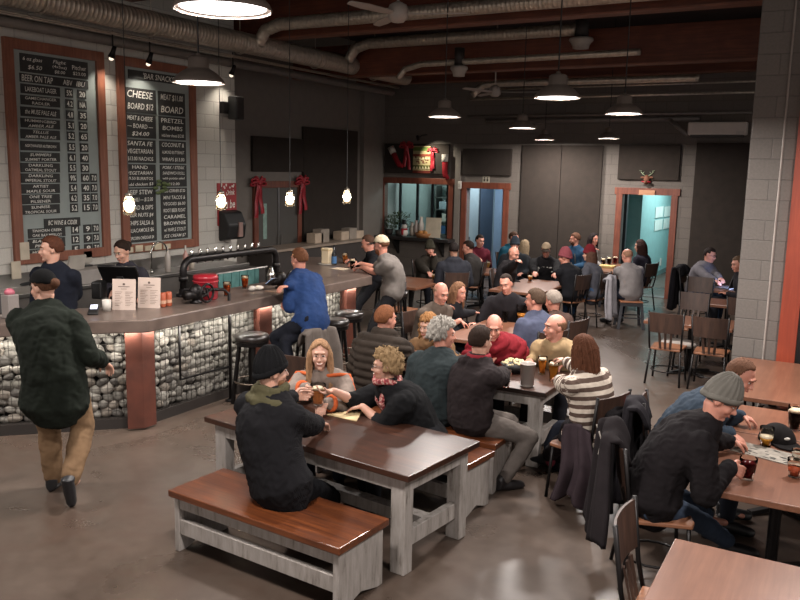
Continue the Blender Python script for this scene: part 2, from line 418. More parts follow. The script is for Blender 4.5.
    for sg, nm in ((-1, 'L'), (1, 'R')):
        k = build**.5*(.9 if female else 1)
        limb(mb, [sh[nm], (sh[nm]+el[nm])/2, el[nm]], [.054*k, .049*k, .041*k], 12)
        m1 = el[nm]*.7+wr[nm]*.3
        limb(mb, [el[nm], m1, wr[nm]], [.041*k, .044*k, .028*k], 12)
        d = nv(wr[nm]-el[nm]); tgt = LH if sg < 0 else RH
        if tgt is not None: d = nv(np.asarray(tgt, float)-wr[nm])
        nrm = (LN if sg < 0 else RN); nrm = np.array([0, 0, -1.0])+f*.01 if nrm is None else np.asarray(nrm, float)
        cr = np.cross(d, nrm-d*np.dot(nrm, d)); s = 1 if np.dot(cr, -r*sg+f*.2) > 0 else -1
        hand(mb, wr[nm], d, nrm, s, curl[0 if sg < 0 else 1], .92 if female else 1.0)
        limb(mb, [hp[nm], ks[nm]], [.066, .046], 10); limb(mb, [ks[nm], an[nm]], [.045, .033], 10)
        limb(mb, [an[nm]-Z3*.03, an[nm]-Z3*.045+f*.12], [.03, .024], 8)
    org = Vector((P[0], P[1], 0)); 
    def finish(me, nm, mat, parent=None):
        c = getco(me); setco(me, (c-np.array(org))*PS); me.materials.clear(); me.materials.append(mat)
        o = bpy.data.objects.new(nm, me); COL.objects.link(o)
        if parent is None: o.location = org*PS
        else: o.parent = parent
        return o
    skinm = SKIN(skin)
    body = finish(remesh(mb, 'body', vox, 2), name, skinm); tag(body, label, 'person', group)
    # --- face
    if np.dot(hf, nv(C_-Hc)) > -.75:
        ew = .6 if female else 1.0
        for sg in (-1, 1):
            e = MB(); e.add(SPH_LO[0]*np.array([.0125, .007, .0056])*(1.2 if female else 1)*q@H['B']+W(np.array((sg*.030, .0795, .006))*q), SPH_LO[1])
            o = finish(e.mesh('eye', True), 'eye', EYEW, body)
            e = MB(); e.add(SPH_LO[0]*np.array([.0066, .0036, .0056])*(1.2 if female else 1)*q@H['B']+W(np.array((sg*.029, .0842, .006))*q), SPH_LO[1])
            c = finish(e.mesh('iris', True), 'iris', EYED, o)
            e = MB(); limb(e, [W(np.array(p)*q) for p in ((sg*.014, .0925, .024), (sg*.032, .0905, .030), (sg*.047, .0765, .025))], [.0042*ew, .0046*ew, .003*ew], 6)
            o = finish(e.mesh('eyebrow', True), 'eyebrow', HAIR(hair[1] if hair[0] != 'bald' else '4a3a30'), body)
        e = MB(); sm = .012 if smile else .003; sx = 1.25 if smile else 1.0
        limb(e, [W(np.array(p)*q) for p in ((-.024*sx, .081, -.060+sm), (-.010*sx, .0945, -.0635), (0, .0955, -.0655), (.010*sx, .0945, -.0635), (.024*sx, .081, -.060+sm))], [.0028, .0045, .0050, .0045, .0028], 6)
        if smile:
            e2 = MB(); limb(e2, [W(np.array(p)*q) for p in ((-.022, .0855, -.0515), (-.010, .0960, -.0570), (.010, .0960, -.0570), (.022, .0855, -.0515))], [.0025, .0042, .0042, .0025], 6); finish(e2.mesh('teeth', True), 'teeth', plain('teeth', 'cfc4b8', .3), body)
        finish(e.mesh('lips', True), 'lips', plain('lips', 'a05f55', .5), body)
    # --- hair
    kind, hc = hair
    hm = HAIR(hc); hc0 = (0, -.012*q, .022*q); hR = (.0745*q, .096*q, .096*q)
    hb = MB(); done = False
    if kind in ('short', 'crop', 'balding', 'bald', 'receding', 'curly', 'long', 'bun', 'ponytail', 'wavy'):
        th = {'short': .13, 'crop': .07, 'balding': .06, 'bald': .03, 'receding': .09, 'curly': .26, 'long': .13, 'bun': .09, 'ponytail': .09, 'wavy': .2}[kind]
        if hat and hat[0] == 'beanie': th = .02
        mk = {'balding': hairmask(.9, .0, -.6, .60), 'bald': hairmask(.9, .0, -.55, .34), 'receding': hairmask(.72, .05)}.get(kind, hairmask(.50, .05) if not female else hairmask(.46, -.05, -.55, None, .55))
        if kind in ('curly', 'wavy'): mk = hairmask(.45, -.40, -.72)
        if kind != 'bald' or hc != skin:
            shell(hb, hc0, hR, H, th, mk, noise={'curly': .36, 'wavy': .08}.get(kind, .06), seed=seed, lo=lo, k={'curly': 24}.get(kind, 30))
    if kind in ('long', 'wavy'):
        L = .17 if kind == 'wavy' else .24
        for phi in np.linspace(-106, 106, 11):
            p = math.radians(phi); sx = math.sin(p); cy = -math.cos(p); sh_ = .9 if abs(phi) > 90 else 1
            limb(hb, [W((sx*.055, cy*.075-.01, .065)), W((sx*.079, cy*.094-.012, .01)), W((sx*.083, cy*.095-.015, -.07)), W((sx*.088, cy*.09-.02+.01*abs(sx), -.07-L*.5)), W((sx*.084, cy*.08-.02+.02*abs(sx), -.07-L*sh_))], [.018, .022, .025, .024, .012], 8)
    if kind == 'bun': hb.add(SPH_LO[0]*.038@H['B']+W((0, -.115, .02)), SPH_LO[1])
    if kind == 'ponytail': limb(hb, [W((0, -.1, .03)), W((0, -.15, .0)), W((0, -.15, -.1)), W((0, -.13, -.2))], [.02, .034, .03, .012], 8)
    if hb.v:
        me = remesh(hb, 'hair', max(.006, vox), 2) if kind in ('long', 'wavy', 'bun', 'ponytail') else hb.mesh('hair', True)
        if kind in ('long', 'wavy', 'curly'):
            c = getco(me); l = (c-Hc)@H['B'].T; ang = np.arctan2(l[:, 0], -l[:, 1]); me.update()
            amp = .0035 if kind == 'long' else .006
            dsp = np.sin(ang*34+l[:, 2]*20+2*np.sin(ang*7))+.6*np.sin(ang*71+l[:, 2]*35)
            if kind != 'long': dsp = dsp+1.2*np.sin(l[:, 2]*90+4*np.sin(ang*5))
            setco(me, c+getno(me)*(amp*dsp)[:, None])
        finish(me, 'hair', hm, body)
    if beard:
        bb = MB(); shell(bb, (0, .022*q, -.040*q), (.063*q, .072*q, .085*q), H, beard[1] if len(beard) > 1 else .12, beardmask, .04, seed+3, lo, 20)
        finish(bb.mesh('beard', True), 'beard', HAIR(beard[0]), body)
    if hat:
        hk, hcol = hat[:2]; ht = MB()
        tl = -.30
        if hk == 'beanie':
            v, fz = SPH; x, y, z = v.T; rimz = lambda yy: np.where(yy > 0, .30*yy-.14, .5*yy-.14)
            m = sstep(-.03, .03, z-rimz(y))
            R = np.array(hR)*1.17; pz = v*R; pz[:, 2] += np.where(z > 0, z*z*.040, 0); pz[:, 1] -= np.where(z > 0, z*z*.012, 0); ang = np.arctan2(x, y)
            k = np.where(m > .5, 1+.032*np.sin(ang*18)*(z < .97), .84); pz = pz*k[:, None]+np.array(hc0); ht.add(pz@H['B']+Hc, fz)
            ring = []; rings = []
            for i in range(60):
                t = 2*PI*i/60; yy = math.cos(t); zz = float(rimz(np.array(yy)))
                for hgt in (0,): ring.append(W((math.sin(t)*hR[0]*1.12, hc0[1]+yy*hR[1]*1.12, hc0[2]+zz*hR[2]+.012)))
            cuff = MB(); limb(cuff, ring+[ring[0]], [.020+.0012*math.sin(i*PI) for i in range(61)], 8, side=hu, flat=[.45]*61)
        elif hk in ('cap', 'flat'):
            mk = lambda v: sstep(-.03, .03, v[:, 2]-.10-.18*v[:, 1])
            shell(ht, hc0, (hR[0]*1.02, hR[1]*1.03, hR[2]*1.08), H, .12, mk, 0, 0, False)
            cuff = MB(); cuff.add((SPH_LO[0]*np.array([.074, .085, .007])-np.array([0, 0, 1])*(SPH_LO[0][:, :1]**2)*.018+np.array([0, .105, .045]))@H['B']+Hc, SPH_LO[1])
        elif hk == 'slouch':
            mk = lambda v: sstep(-.03, .03, v[:, 2]+.05-.25*v[:, 1])
            shell(ht, hc0, (hR[0]*1.1, hR[1]*1.1, hR[2]*1.0), H, .12, mk, 0, 0, False)
            ht.add((SPH_LO[0]*np.array([.115, .125, .045])+np.array([-.015, -.025, .085]))@H['B']+Hc, SPH_LO[1]); cuff = None
        ho = finish(ht.mesh('hat', True), {'beanie': 'beanie', 'cap': 'cap', 'slouch': 'hat', 'flat': 'cap'}[hk], fabric('cloth_'+hcol, hcol, knit=(hk == 'beanie')), body)
        if cuff: finish(cuff.mesh('cuff', True), 'cuff' if hk == 'beanie' else 'brim', fabric('cloth_'+(hat[2] if len(hat) > 2 else hcol), hat[2] if len(hat) > 2 else hcol, knit=(hk == 'beanie')), ho)
    if glasses:
        g = MB()
        for sg in (-1, 1):
            g.tube([W((sg*.031+.022*math.cos(t), .094, .004+.017*math.sin(t))) for t in np.linspace(0, 2*PI, 15)[:-1]], .0022, 5, True)
            g.tube([W((sg*.053, .093, .008)), W((sg*.077, .03, .012)), W((sg*.079, -.015, .006))], .002, 5)
        g.tube([W((-.009, .095, .008)), W((.009, .095, .008))], .0022, 5)
        finish(g.mesh('glasses', True), 'glasses', plain('glasses_frame', '1c1a1a', .4), body)
    # --- clothing
    segs = [(S(i/8), S((i+1)/8), i/8*.55, (i+1)/8*.55) for i in range(8)]
    top = dict(top or {}); tcol = top.get('col', '2a2a2e'); tm = top.get('mat') or fabric('cloth_'+tcol, tcol, knit=top.get('knit', False))
    mb = MB(); hem = top.get('hem', -.2)
    torso(mb, ti, -.2, .97)
    if top.get('long'):
        if standing: limb(mb, [P+Z3*.05, P-Z3*top['long']], [.18*hw+ti, .21*hw+ti], 18, side=r, flat=[.72, .72])
        else: limb(mb, [P+Z3*.02, P+f*.12-Z3*.02], [.175*hw+ti, .165*hw+ti], 18, side=r, flat=[.62, .55])
    limb(mb, [S(.86)-side(1)*.09*bw, S(.86)+side(1)*.09*bw], [.062+ti*.6, .062+ti*.6], 12)
    limb(mb, [S(.93), S(1.0)], [.088*bw+ti*.4, .066+ti*.3], 14, side=r, flat=[.8, .95])
    for sg, nm in ((-1, 'L'), (1, 'R')):
        k = build**.5*(.9 if female else 1); e = el[nm]; w = wr[nm]; s0 = sh[nm]
        if sl >= .5:
            x = (sl-.5)*2; ce = e+(w-e)*x*.96
            limb(mb, [s0, (s0+e)/2, e], [.057*k+ti, .052*k+ti, .044*k+ti], 14); limb(mb, [e, e*.65+ce*.35, ce], [.044*k+ti, .045*k+ti*.9, (.041-.010*x)*k+ti*.62], 14)
            segs += [(s0, e, .06, .06+la1), (e, w, .06+la1, .06+la1+la2)]
        else:
            x = sl*2; ce = s0+(e-s0)*x; limb(mb, [s0, (s0+ce)/2, ce], [.056*k+ti, .056*k+ti, .054*k+ti], 14); segs += [(s0, e, .06, .06+la1)]
    if top.get('hood'):
        pts = [S(.97)+side(1)*.10*math.cos(t)*1.05+f*(-.055-.06*math.sin(t))+Z3*(.02+.01*math.sin(t)) for t in np.linspace(-.25, PI+.25, 9)]
        limb(mb, pts, [.024, .034, .042, .05, .055, .05, .042, .034, .024], 10)
        limb(mb, [S(.96)-f*.11+Z3*.0, S(.80)-f*.135], [.085, .05], 12, side=r, flat=[.45, .4])
    if top.get('collar'):
        pts = [S(1.0)+side(1)*.078*math.cos(t)+f*.072*math.sin(t)+Z3*.018 for t in np.linspace(PI*.62, PI*2.38, 13)]
        limb(mb, pts, [.021]*13, 8)
    me = remesh(mb, 'top', cv, top.get('smooth', 5)); c = getco(me); me.update(); n = getno(me)
    # u attribute
    best = np.full(len(c), 9e9); u = np.zeros(len(c))
    for p0, p1, u0, u1 in segs:
        d = p1-p0; t = np.clip((c-p0)@d/max(1e-9, d@d), 0, 1); ds = np.linalg.norm(c-p0-t[:, None]*d, axis=1)*(1.0 if u1 < .56 and u0 < .55 and len(segs) else 1)
        b = ds < best; best = np.where(b, ds, best); u = np.where(b, u0+(u1-u0)*t, u)
    ax_ = nv(Nk-P); dsp_ = np.full(len(c), 9e9)
    for p0, p1, u0, u1 in segs[8:]:
        d = p1-p0; t = np.clip((c-p0)@d/max(1e-9, d@d), 0, 1); dsp_ = np.minimum(dsp_, np.linalg.norm(c-p0-t[:, None]*d, axis=1)+np.where((u0 < .1) & (t < .12), .05, 0))
    u = np.where(dsp_ > .095+ti, (c-P)@ax_+.3, u)
    at_ = me.attributes.new('u', 'FLOAT', 'POINT'); at_.data.foreach_set('value', u)
    wr_a = top.get('wrinkle', .007)
    disp = wr_a*(waves(c*np.array([1, 1, .7]), 38, seed)+.5*waves(c, 85, seed+1))
    if top.get('puffer'):
        disp = disp*.4+.030*(np.abs(np.sin(u*PI/top['puffer']))**.6-.5)
    setco(me, c+n*disp[:, None])
    to = finish(me, top.get('name', 'shirt'), tm, body)
    if top.get('extra'): top['extra'](locals())
    if scarf:
        sm = MB(); pts = [S(1.0)+side(1)*.085*math.cos(t)*1.12+f*(.088*math.sin(t)+.005)+Z3*(.062+.012*math.sin(3*t)) for t in np.linspace(0, 2*PI, 18)[:-1]]
        sm.tube(pts, scarf[2] if len(scarf) > 2 else .042, 10, True)
        if scarf[1] == 'front':
            for sg in (-1, 1): limb(sm, [S(.98)+side(1)*sg*.07+f*.06, S(.75)+side(1)*sg*.055+f*.165, S(.35)+side(1)*sg*.05+f*.19], [.036, .042, .042], 8, side=r, flat=[.6, .5, .45])
        if scarf[1] == 'back':
            limb(sm, [S(.97)-side(1)*.11-f*.06+Z3*.02, S(.97)-f*.12+Z3*.02, S(.93)+side(1)*.14-f*.08+Z3*.03, S(.84)+side(1)*.22+f*.05+Z3*.03], [.04, .046, .046, .036], 9)
        me = remesh(sm, 'scarf', cv, 2); c = getco(me); setco(me, c+getno(me)*(.006*waves(c, 120, seed))[:, None])
        finish(me, 'scarf', scarf[0], body)
    # trousers
    mb = MB(); lm = legs if not isinstance(legs, str) else fabric('cloth_'+legs, legs)
    limb(mb, [P-r*.06*hw+Z3*.04, P+r*.06*hw+Z3*.04], [.125*hw, .125*hw], 14); limb(mb, [P-r*.075*hw-Z3*.01, P+r*.075*hw-Z3*.01], [.112*hw, .112*hw], 14)
    for sg, nm in ((-1, 'L'), (1, 'R')):
        k = build**.5; md = hp[nm]*.55+ks[nm]*.45
        k *= lw; limb(mb, [hp[nm], md, ks[nm]], [.098*k, .088*k, .064*k], 14)
        limb(mb, [ks[nm], ks[nm]*.65+an[nm]*.35, an[nm]+(ks[nm]-an[nm])*.06], [.064*k, .064*k, .052*k], 14)
    me = remesh(mb, 'trousers', cv, 5); c = getco(me); me.update(); setco(me, c+getno(me)*(.006*waves(c, 42, seed+5)+.003*waves(c, 95, seed+6))[:, None])
    finish(me, 'trousers', lm, body)
    for sg, nm in ((-1, 'L'), (1, 'R')):
        d = f*.9+r*sg*.18
        A = an[nm]; 
        if standing and feet: d = nv(np.array([ks[nm][0], ks[nm][1], 0])*0+f)
        s = MB(); dn = np.array([0, 0, -1.0])
        fd = nv(d); dip = 0
        if feet and A[2] > .16: fd = nv(f*.35-Z3*.95); dn = nv(-f*.9-Z3*.3)
        limb(s, [A+dn*-.01-fd*.02, A+dn*.035-fd*.04, A+dn*.04+fd*.06, A+dn*.052+fd*.16], [.05, .046, .045, .038], 12, flat=None)
        me = remesh(s, 'shoe', cv, 2); c = getco(me)
        c[:, 2] = np.maximum(c[:, 2], .004); setco(me, c)
        finish(me, 'shoe', plain('shoe_'+shoes, shoes, .45), body)
    return dict(obj=body, pel=P*PS, P=P, S=S, f=f, r=r, Hc=Hc, W=W, wr=wr, sh=sh, el=el, side=side)
def SKIN(c):
    n = 'skin_'+c
    if n in _mats: return _mats[n]
    b = NB(n); col = hexc(c); v = b.coord(); f = b.noise(v, 16, 3)
    b.set(**{'Base Color': b.ramp(f, [(.3, (col[0]*.93, col[1]*.86, col[2]*.84, 1)), (.7, col)]), 'Roughness': .52, 'Subsurface Weight': .12, 'Subsurface Radius': (.012, .005, .003), 'Subsurface Scale': 1.0})
    _mats[n] = b.m; return b.m
def HAIR(c):
    n = 'hair_'+c
    if n in _mats: return _mats[n]
    b = NB(n); col = hexc(c); f = b.noise(b.coord((1, 1, .12)), 190, 3, .6); g = b.noise(b.coord(), 30, 3)
    c2 = b.ramp(f, [(.3, tuple(x*.55 for x in col[:3])+(1,)), (.7, tuple(min(1, x*1.25) for x in col[:3])+(1,))])
    b.set(**{'Base Color': b.mix(.3, c2, b.ramp(g, [(.3, tuple(x*.6 for x in col[:3])+(1,)), (.7, col)])), 'Roughness': .75, 'Specular IOR Level': .15}); b.bump(f, .6, .006)
    _mats[n] = b.m; return b.m
EYEW = plain('eye_white', 'a89a90', .4, var=.03); EYED = plain('eye_iris', '2a1d16', .2, var=.1)
# ------------------------------------------------------------ materials of the place
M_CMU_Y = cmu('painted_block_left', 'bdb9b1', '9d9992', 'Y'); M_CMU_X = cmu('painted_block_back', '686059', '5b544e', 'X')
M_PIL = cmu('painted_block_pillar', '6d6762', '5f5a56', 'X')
M_GREY = plain('grey_paint', '6e6760', .7, var=.06, bump=.1); M_PANEL = plain('acoustic_panel', '2b231d', .95, var=.15, bump=.5, bscale=180)
M_RED = wood('stained_timber_trim', '55291c', '824935', .5, 2); M_REDH = wood('stained_timber_trim_y', '55291c', '824935', .5, 1); M_REDX = wood('stained_timber_trim_x', '55291c', '824935', .5, 0)
M_BLACK = plain('black_metal', '1a1717', .42, .6, var=.2); M_BLK = plain('black_plastic', '151414', .5, var=.15); M_STEEL = plain('galvanised', 'b5aa9c', .36, .6, var=.18, nscale=14)
M_WHITE = plain('white_paint', 'b9b3ab', .5, var=.05); M_CONC = plain('concrete_top', '5d5049', .33, var=.22, nscale=5, bump=.1, bscale=90)
M_SLATE = plain('chalk_slate', '2b2b2a', .75, var=.25, nscale=9); M_CHALK = plain('chalk', 'dcdad2', .9, var=.08, nscale=60)
M_STAINLESS = plain('stainless', '8d8a86', .3, .9, var=.1)
M_CORTEN = plain('rusted_steel', '50281c', .6, .1, var=.28, nscale=5, bump=.1)
M_CHROME = plain('chrome', 'c8c6c2', .15, 1.0, var=.04)
# floor: polished stained concrete
b = NB('polished_concrete'); v = b.coord(); f1 = b.noise(v, .55, 6, .6, .8); f2 = b.noise(v, 9, 4); f3 = b.noise(v, 1.7, 3, .5, 1.5)
c = b.ramp(f1, [(.3, hexc('392f28')), (.5, hexc('483c34')), (.7, hexc('53463d'))]); c = b.mix(.3, c, b.ramp(f2, [(.3, hexc('3c332d')), (.7, hexc('5c5149'))]))
c = b.mix(b.ramp(f3, [(.5, (0, 0, 0, 1)), (.62, (.45, .45, .45, 1))]), c, hexc('483931'))
b.set(**{'Base Color': c, 'Roughness': b.ramp(f1, [(.3, (.22, .22, .22, 1)), (.7, (.4, .4, .4, 1))]), 'Specular IOR Level': .5}); b.bump(f2, .04, .004); M_FLOOR = b.m
YB = 18.4; XL = -10.0; XL2 = -11.0; YJ = 11.58; ZC = 5.75
m = MB(); m.bx(-14, 9, -4, 30, -.1, 0); struct('floor', m, M_FLOOR)
M_CEIL = wood('dark_roof_deck', '1d1411', '33211a', .8, 0, plank=.2)
m = MB(); m.bx(-14, 9, -4, 20, ZC, ZC+.1); struct('ceiling', m, M_CEIL)
m = MB(); m.bx(XL-.2, XL, -4, YJ, 0, ZC); struct('wall_left', m, M_CMU_Y)
m = MB(); m.bx(XL2-.2, XL2, YJ, YB+.2, 0, ZC); m.bx(XL2-.1, XL-.2, YJ-.2, YJ, 0, ZC); struct('wall_left_rear', m, M_GREY)
# back wall with three openings
WX = (-10.88, -8.98, 1.02, 2.36); D1 = (-8.50, -7.50, 2.29); D2 = (-4.66, -3.58, 2.27)
m = MB(); T = .22
def wallx(x0, x1, z0, z1): m.bx(x0, x1, YB, YB+T, z0, z1)
wallx(XL2, WX[0], 0, ZC); wallx(WX[0], WX[1], 0, WX[2]); wallx(WX[0], WX[1], WX[3], ZC); wallx(WX[1], D1[0], 0, ZC); wallx(D1[0], D1[1], D1[2], ZC)
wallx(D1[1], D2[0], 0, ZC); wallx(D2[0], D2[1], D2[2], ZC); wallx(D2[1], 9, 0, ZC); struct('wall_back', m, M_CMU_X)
def casing(name, x0, x1, z0, z1, w=.13, sill=False, floor=True):
    m = MB(); y0, y1 = YB-.035, YB+.02
    m.bx(x0-w, x0+.01, y0, y1, z0 if sill is False else z0-.0, z1+.0); m.bx(x1-.01, x1+w, y0, y1, z0, z1); m.bx(x0-w-.04, x1+w+.04, y0-.005, y1, z1, z1+w+.02)
    struct(name, m, M_RED, bevel=.006)
casing('trim_1', WX[0]+.02, WX[1], WX[2], WX[3], .13); casing('trim_2', D1[0], D1[1], 0, D1[2]); casing('trim_3', D2[0], D2[1], 0, D2[2])
# kitchen servery behind the back window
M_BLUE = plain('cold_blue_paint', '7f93a4', .6, var=.05); M_TEAL = plain('pale_teal_paint', '7fa5a4', .6, var=.05); M_DKBLUE = plain('dark_slate_paint', '2f3a45', .6, var=.05)
m = MB(); m.bx(XL2, -8.9, 21.6, 21.7, 0, 3); m.bx(-8.86, -8.8, YB+T, 21.7, 0, 3); m.bx(XL2, XL2-.1, YB+T, 21.7, 0, 3); m.bx(XL2, -8.8, YB+T, 21.7, 3, 3.1); struct('wall_servery', m, plain('servery_paint', '8e9a98', .6, var=.05))
m = MB(); m.bx(-8.79, -7.62, 20.9, 21.0, 0, 3); m.bx(-7.63, -7.55, YB+T, 20.9, 0, 3); m.bx(-8.79, -7.5, YB+T, 21.0, 3, 3.1); struct('wall_lobby', m, M_BLUE)
m = MB(); m.bx(-8.79, -8.74, 19.85, 20.68, 0, 2.7); struct('door_1', m, M_DKBLUE)
m = MB(); m.bx(-4.75, -4.62, 20.3, 30, 0, 3); m.bx(-5.4, -4.62, 20.2, 20.3, 0, 3); m.bx(-5.5, -5.4, YB+T, 20.3, 0, 3); m.bx(-2.6, -2.5, YB+T, 30, 0, 3); m.bx(-5.5, -2.5, YB+T, 30, 3, 3.1); m.bx(-5, -2.5, 29.5, 29.6, 0, 3); struct('wall_corridor', m, M_TEAL)
m = MB(); m.bx(-4.62, -4.60, 20.32, 29.4, 0, .13); struct('baseboard_corridor', m, plain('baseboard_grey', '5d7472', .6))
m = MB(); m.bx(-4.86, -4.72, YB+T+.5, YB+T+.64, 0, 2.9); struct('trim_4', m, plain('dark_post', '33383c', .6))
m = MB(); m.bx(D2[0], D2[1], YB, YB+.25, 0, .012); struct('trim_5', m, plain('threshold', '3c3b38', .5))
area('corridor_light', (-3.6, 21.5, 2.95), 80, 1.0, (.84, .98, 1), size_y=2.5); area('lobby_light', (-8.1, 19.6, 2.95), 30, .6, (.78, .88, 1)); area('servery_light', (-9.9, 20.2, 2.95), 24, 1.2, (.85, 1, .98))
# window frames of the servery opening: three tall panes
m = MB(); y = YB+.9
for x in (-10.88, -10.35, -9.9, -9.45): m.bx(x-.03, x+.03, y-.03, y+.03, 1.02, 2.4)
m.bx(-10.9, -9.42, y-.03, y+.03, 2.34, 2.42); m.bx(-9.47, -9.0, y-.01, y+.03, 1.02, 2.42); struct('window_1', m, plain('dark_window_frame', '22262a', .5))
m = MB()
for x0, x1 in ((-10.85, -10.38), (-10.32, -9.93), (-9.87, -9.48)): m.bx(x0, x1, y-.003, y+.003, 1.02, 2.34)
struct('window_2', m, glass('window_glass', 'e8f2f2', .0, 1.1))
t = thing('kitchen_rack', 'blue-binned wire rack seen through the servery window', 'rack', (-11.3+1.2, 21.2, 0))
for z_ in (.9, 1.25, 1.6, 1.95, 2.3): m = MB(); m.bx(-.6, .5, -.2, .2, z_-.03, z_); m.build('shelf', M_STAINLESS, t)
for x_ in (-.58, .48): m = MB(); m.bx(x_-.02, x_+.02, -.2, .2, 0, 2.35); m.build('post', M_STAINLESS, t)
for k, (x_, z_) in enumerate(((-.3, .9), (.1, .9), (-.2, 1.25), (.2, 1.25), (-.3, 1.6), (.1, 1.6), (0, 1.95))):
    m = MB(); m.bx(x_-.17, x_+.17, -.18, .18, z_, z_+.22); tag(m.build('storage_bin', plain('bin_%d' % (k % 3), ('3c5d86', '8d9aa0', 'b9b5aa')[k % 3], .5), loc=t.location, bevel=.01), 'storage bin on the rack seen through the servery window', 'bin', 'bins on the kitchen rack')
# pilaster and skirting, boxed soffit
m = MB(); m.bx(XL2, XL2+.12, 17.4, YB, 0, ZC); struct('trim_6', m, M_GREY)
m = MB(); m.bx(-8.80, -8.66, YB-.06, YB, 0, 3.2); struct('trim_7', m, M_GREY)
# right-hand block wall end with red door post
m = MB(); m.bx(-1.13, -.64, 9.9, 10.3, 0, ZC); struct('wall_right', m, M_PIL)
m = MB(); m.bx(-.655, -.47, 9.82, 10.3, 0, ZC); struct('trim_8', m, wood('red_door_post', '7d2f1b', 'a3452a', .5, 2))
m = MB(); m.bx(-.47, .7, 9.95, 10.05, 0, ZC); struct('door_2', m, plain('dark_door', '1f1b1b', .5))
m = MB(); m.tube([(-.795, 9.885, 0), (-.795, 9.885, 4.9)], .011, 8); struct('trim_9', m, plain('painted_conduit', '8f8781', .5))
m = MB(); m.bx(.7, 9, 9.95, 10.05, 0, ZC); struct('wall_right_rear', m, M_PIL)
# ------------------------------------------------------------ acoustic panels
def panel(x0, x1, z0, z1, label, y=YB, d=.07):
    m = MB(); m.bx(x0, x1, y-d-.004, y-.004, z0, z1); return tag(m.build('acoustic_panel', M_PANEL, bevel=.008), label, 'panel', 'dark acoustic wall panels')
panel(-10.82, -8.98, 2.62, 3.36, 'dark brown acoustic panel above the servery window, behind the hung bows and tapestry')
panel(-8.60, -7.33, 2.62, 3.25, 'dark brown acoustic panel above the narrow blue-lit doorway')
panel(-4.78, -3.46, 2.60, 3.36, 'dark brown acoustic panel above the teal-lit doorway with the antlered head')
panel(-7.06, -6.1, 0.0, 3.34, 'tall brown acoustic panel on the back wall, nearer the blue-lit doorway'); panel(-6.09, -5.14, 0.0, 3.34, 'tall brown acoustic panel on the back wall, nearer the teal-lit doorway')
panel(-3.14, -2.05, 0.0, 3.40, 'tall dark acoustic panel beside the man with the laptop'); panel(-2.04, -1.0, 0.0, 3.40, 'tall dark acoustic panel half hidden by the block wall end')
def panelX(y0, y1, z0, z1, label):
    m = MB(); m.bx(XL2+.004, XL2+.07, y0, y1, z0, z1); return tag(m.build('acoustic_panel', M_PANEL, bevel=.008), label, 'panel', 'dark acoustic wall panels')
panelX(13.2, 14.95, 2.62, 3.34, 'dark brown acoustic panel over the door with two red bows'); panelX(14.96, 17.2, 0.9, 3.62, 'large dark acoustic panel right of the door with two red bows')
# left-wall door with two leaves
t = thing('double_door', 'dark grey double door in a red timber frame hung with two red bows', 'door', (XL2, 14.07, 0))
m = MB(); m.bx(0, .06, -.83, -.69, 0, 2.38); m.bx(0, .06, .69, .83, 0, 2.38); m.bx(0, .065, -.83, .83, 2.28, 2.42); m.build('frame', M_RED, t, bevel=.006)
for sgn, w in ((-1, .69), (1, .69)):
    m = MB(); m.bx(.0, .035, sgn*.01, sgn*w, .0, 2.28); lf = m.build('leaf', plain('door_grey', '4a4743', .5, var=.05), t)
    if sgn < 0:
        m = MB(); m.bx(.03, .04, -.52, -.40, 1.2, 1.95); m.build('glass_panel', plain('door_glass_pale', '8aa39a', .15, var=.2, nscale=20), lf)
    m = MB(); m.tube([(.07, sgn*.06, .95), (.07, sgn*.06, 1.25)], .012, 8); m.build('handle', M_STAINLESS, lf)
m = MB(); m.bx(.0, .05, -.03, .03, 0, 2.28); m.build('mullion', M_STAINLESS, t)
def bow(loc, label, nrm='X', s=1.0, tails=((-.09, -.62), (.10, -.55))):
    t = thing('ribbon_bow', label, 'bow', loc, 0 if nrm == 'X' else -PI/2, 'red ribbon bows'); R = plain('red_ribbon', '97202b', .45, var=.2, nscale=12)
    for sg in (-1, 1):
        for k, (dy, dz, r) in enumerate(((.10, .06, .085), (.12, -.02, .07), (.05, .11, .06))):
            m = MB(); pts = [(.02+.03*math.sin(a), sg*(dy*(1-math.cos(a))*.9+.0)*s, (dz*(1-math.cos(a))*.5+r*math.sin(a)*.5)*s) for a in np.linspace(0, 2*PI, 13)]
            m.tube(pts, .02*s, 6); m.build('loop', R, t, True)
    m = MB(); m.ell((.05, 0, 0), (.03, .035*s, .035*s)); m.build('knot', R, t, True)
    for dy, dz in tails:
        m = MB(); n = 9
        for i in range(n):
            u = i/n; w = .05*s; y = dy*u**.8*s; z = dz*u*s; x = .03+.012*math.sin(u*9)
            u2 = (i+1)/n; y2 = dy*u2**.8*s; z2 = dz*u2*s; x2 = .03+.012*math.sin(u2*9)
            m.add([(x, y-w, z), (x, y+w, z), (x2, y2+w, z2), (x2, y2-w, z2), (x-.006, y-w, z), (x-.006, y+w, z), (x2-.006, y2+w, z2), (x2-.006, y2-w, z2)], [(0, 1, 2, 3), (7, 6, 5, 4), (0, 3, 7, 4), (1, 5, 6, 2)])
        m.build('tail', R, t, True)
bow((XL2+.08, 13.33, 2.38), 'red ribbon bow on the left corner of the double door frame', s=1.15); bow((XL2+.08, 14.86, 2.40), 'red ribbon bow on the right corner of the double door frame', s=1.15)
p = atY(407, 146, YB-.08); bow(tuple(p), 'red ribbon bow hung left of the woven hanging above the servery window', 'Y', .95, ((-.06, -.55), (.10, -.62)))
p = atY(433, 151, YB-.08); bow(tuple(p), 'smaller red ribbon bow hung right of the woven hanging above the servery window', 'Y', .7, ((-.03, -.7), (.05, -.62)))
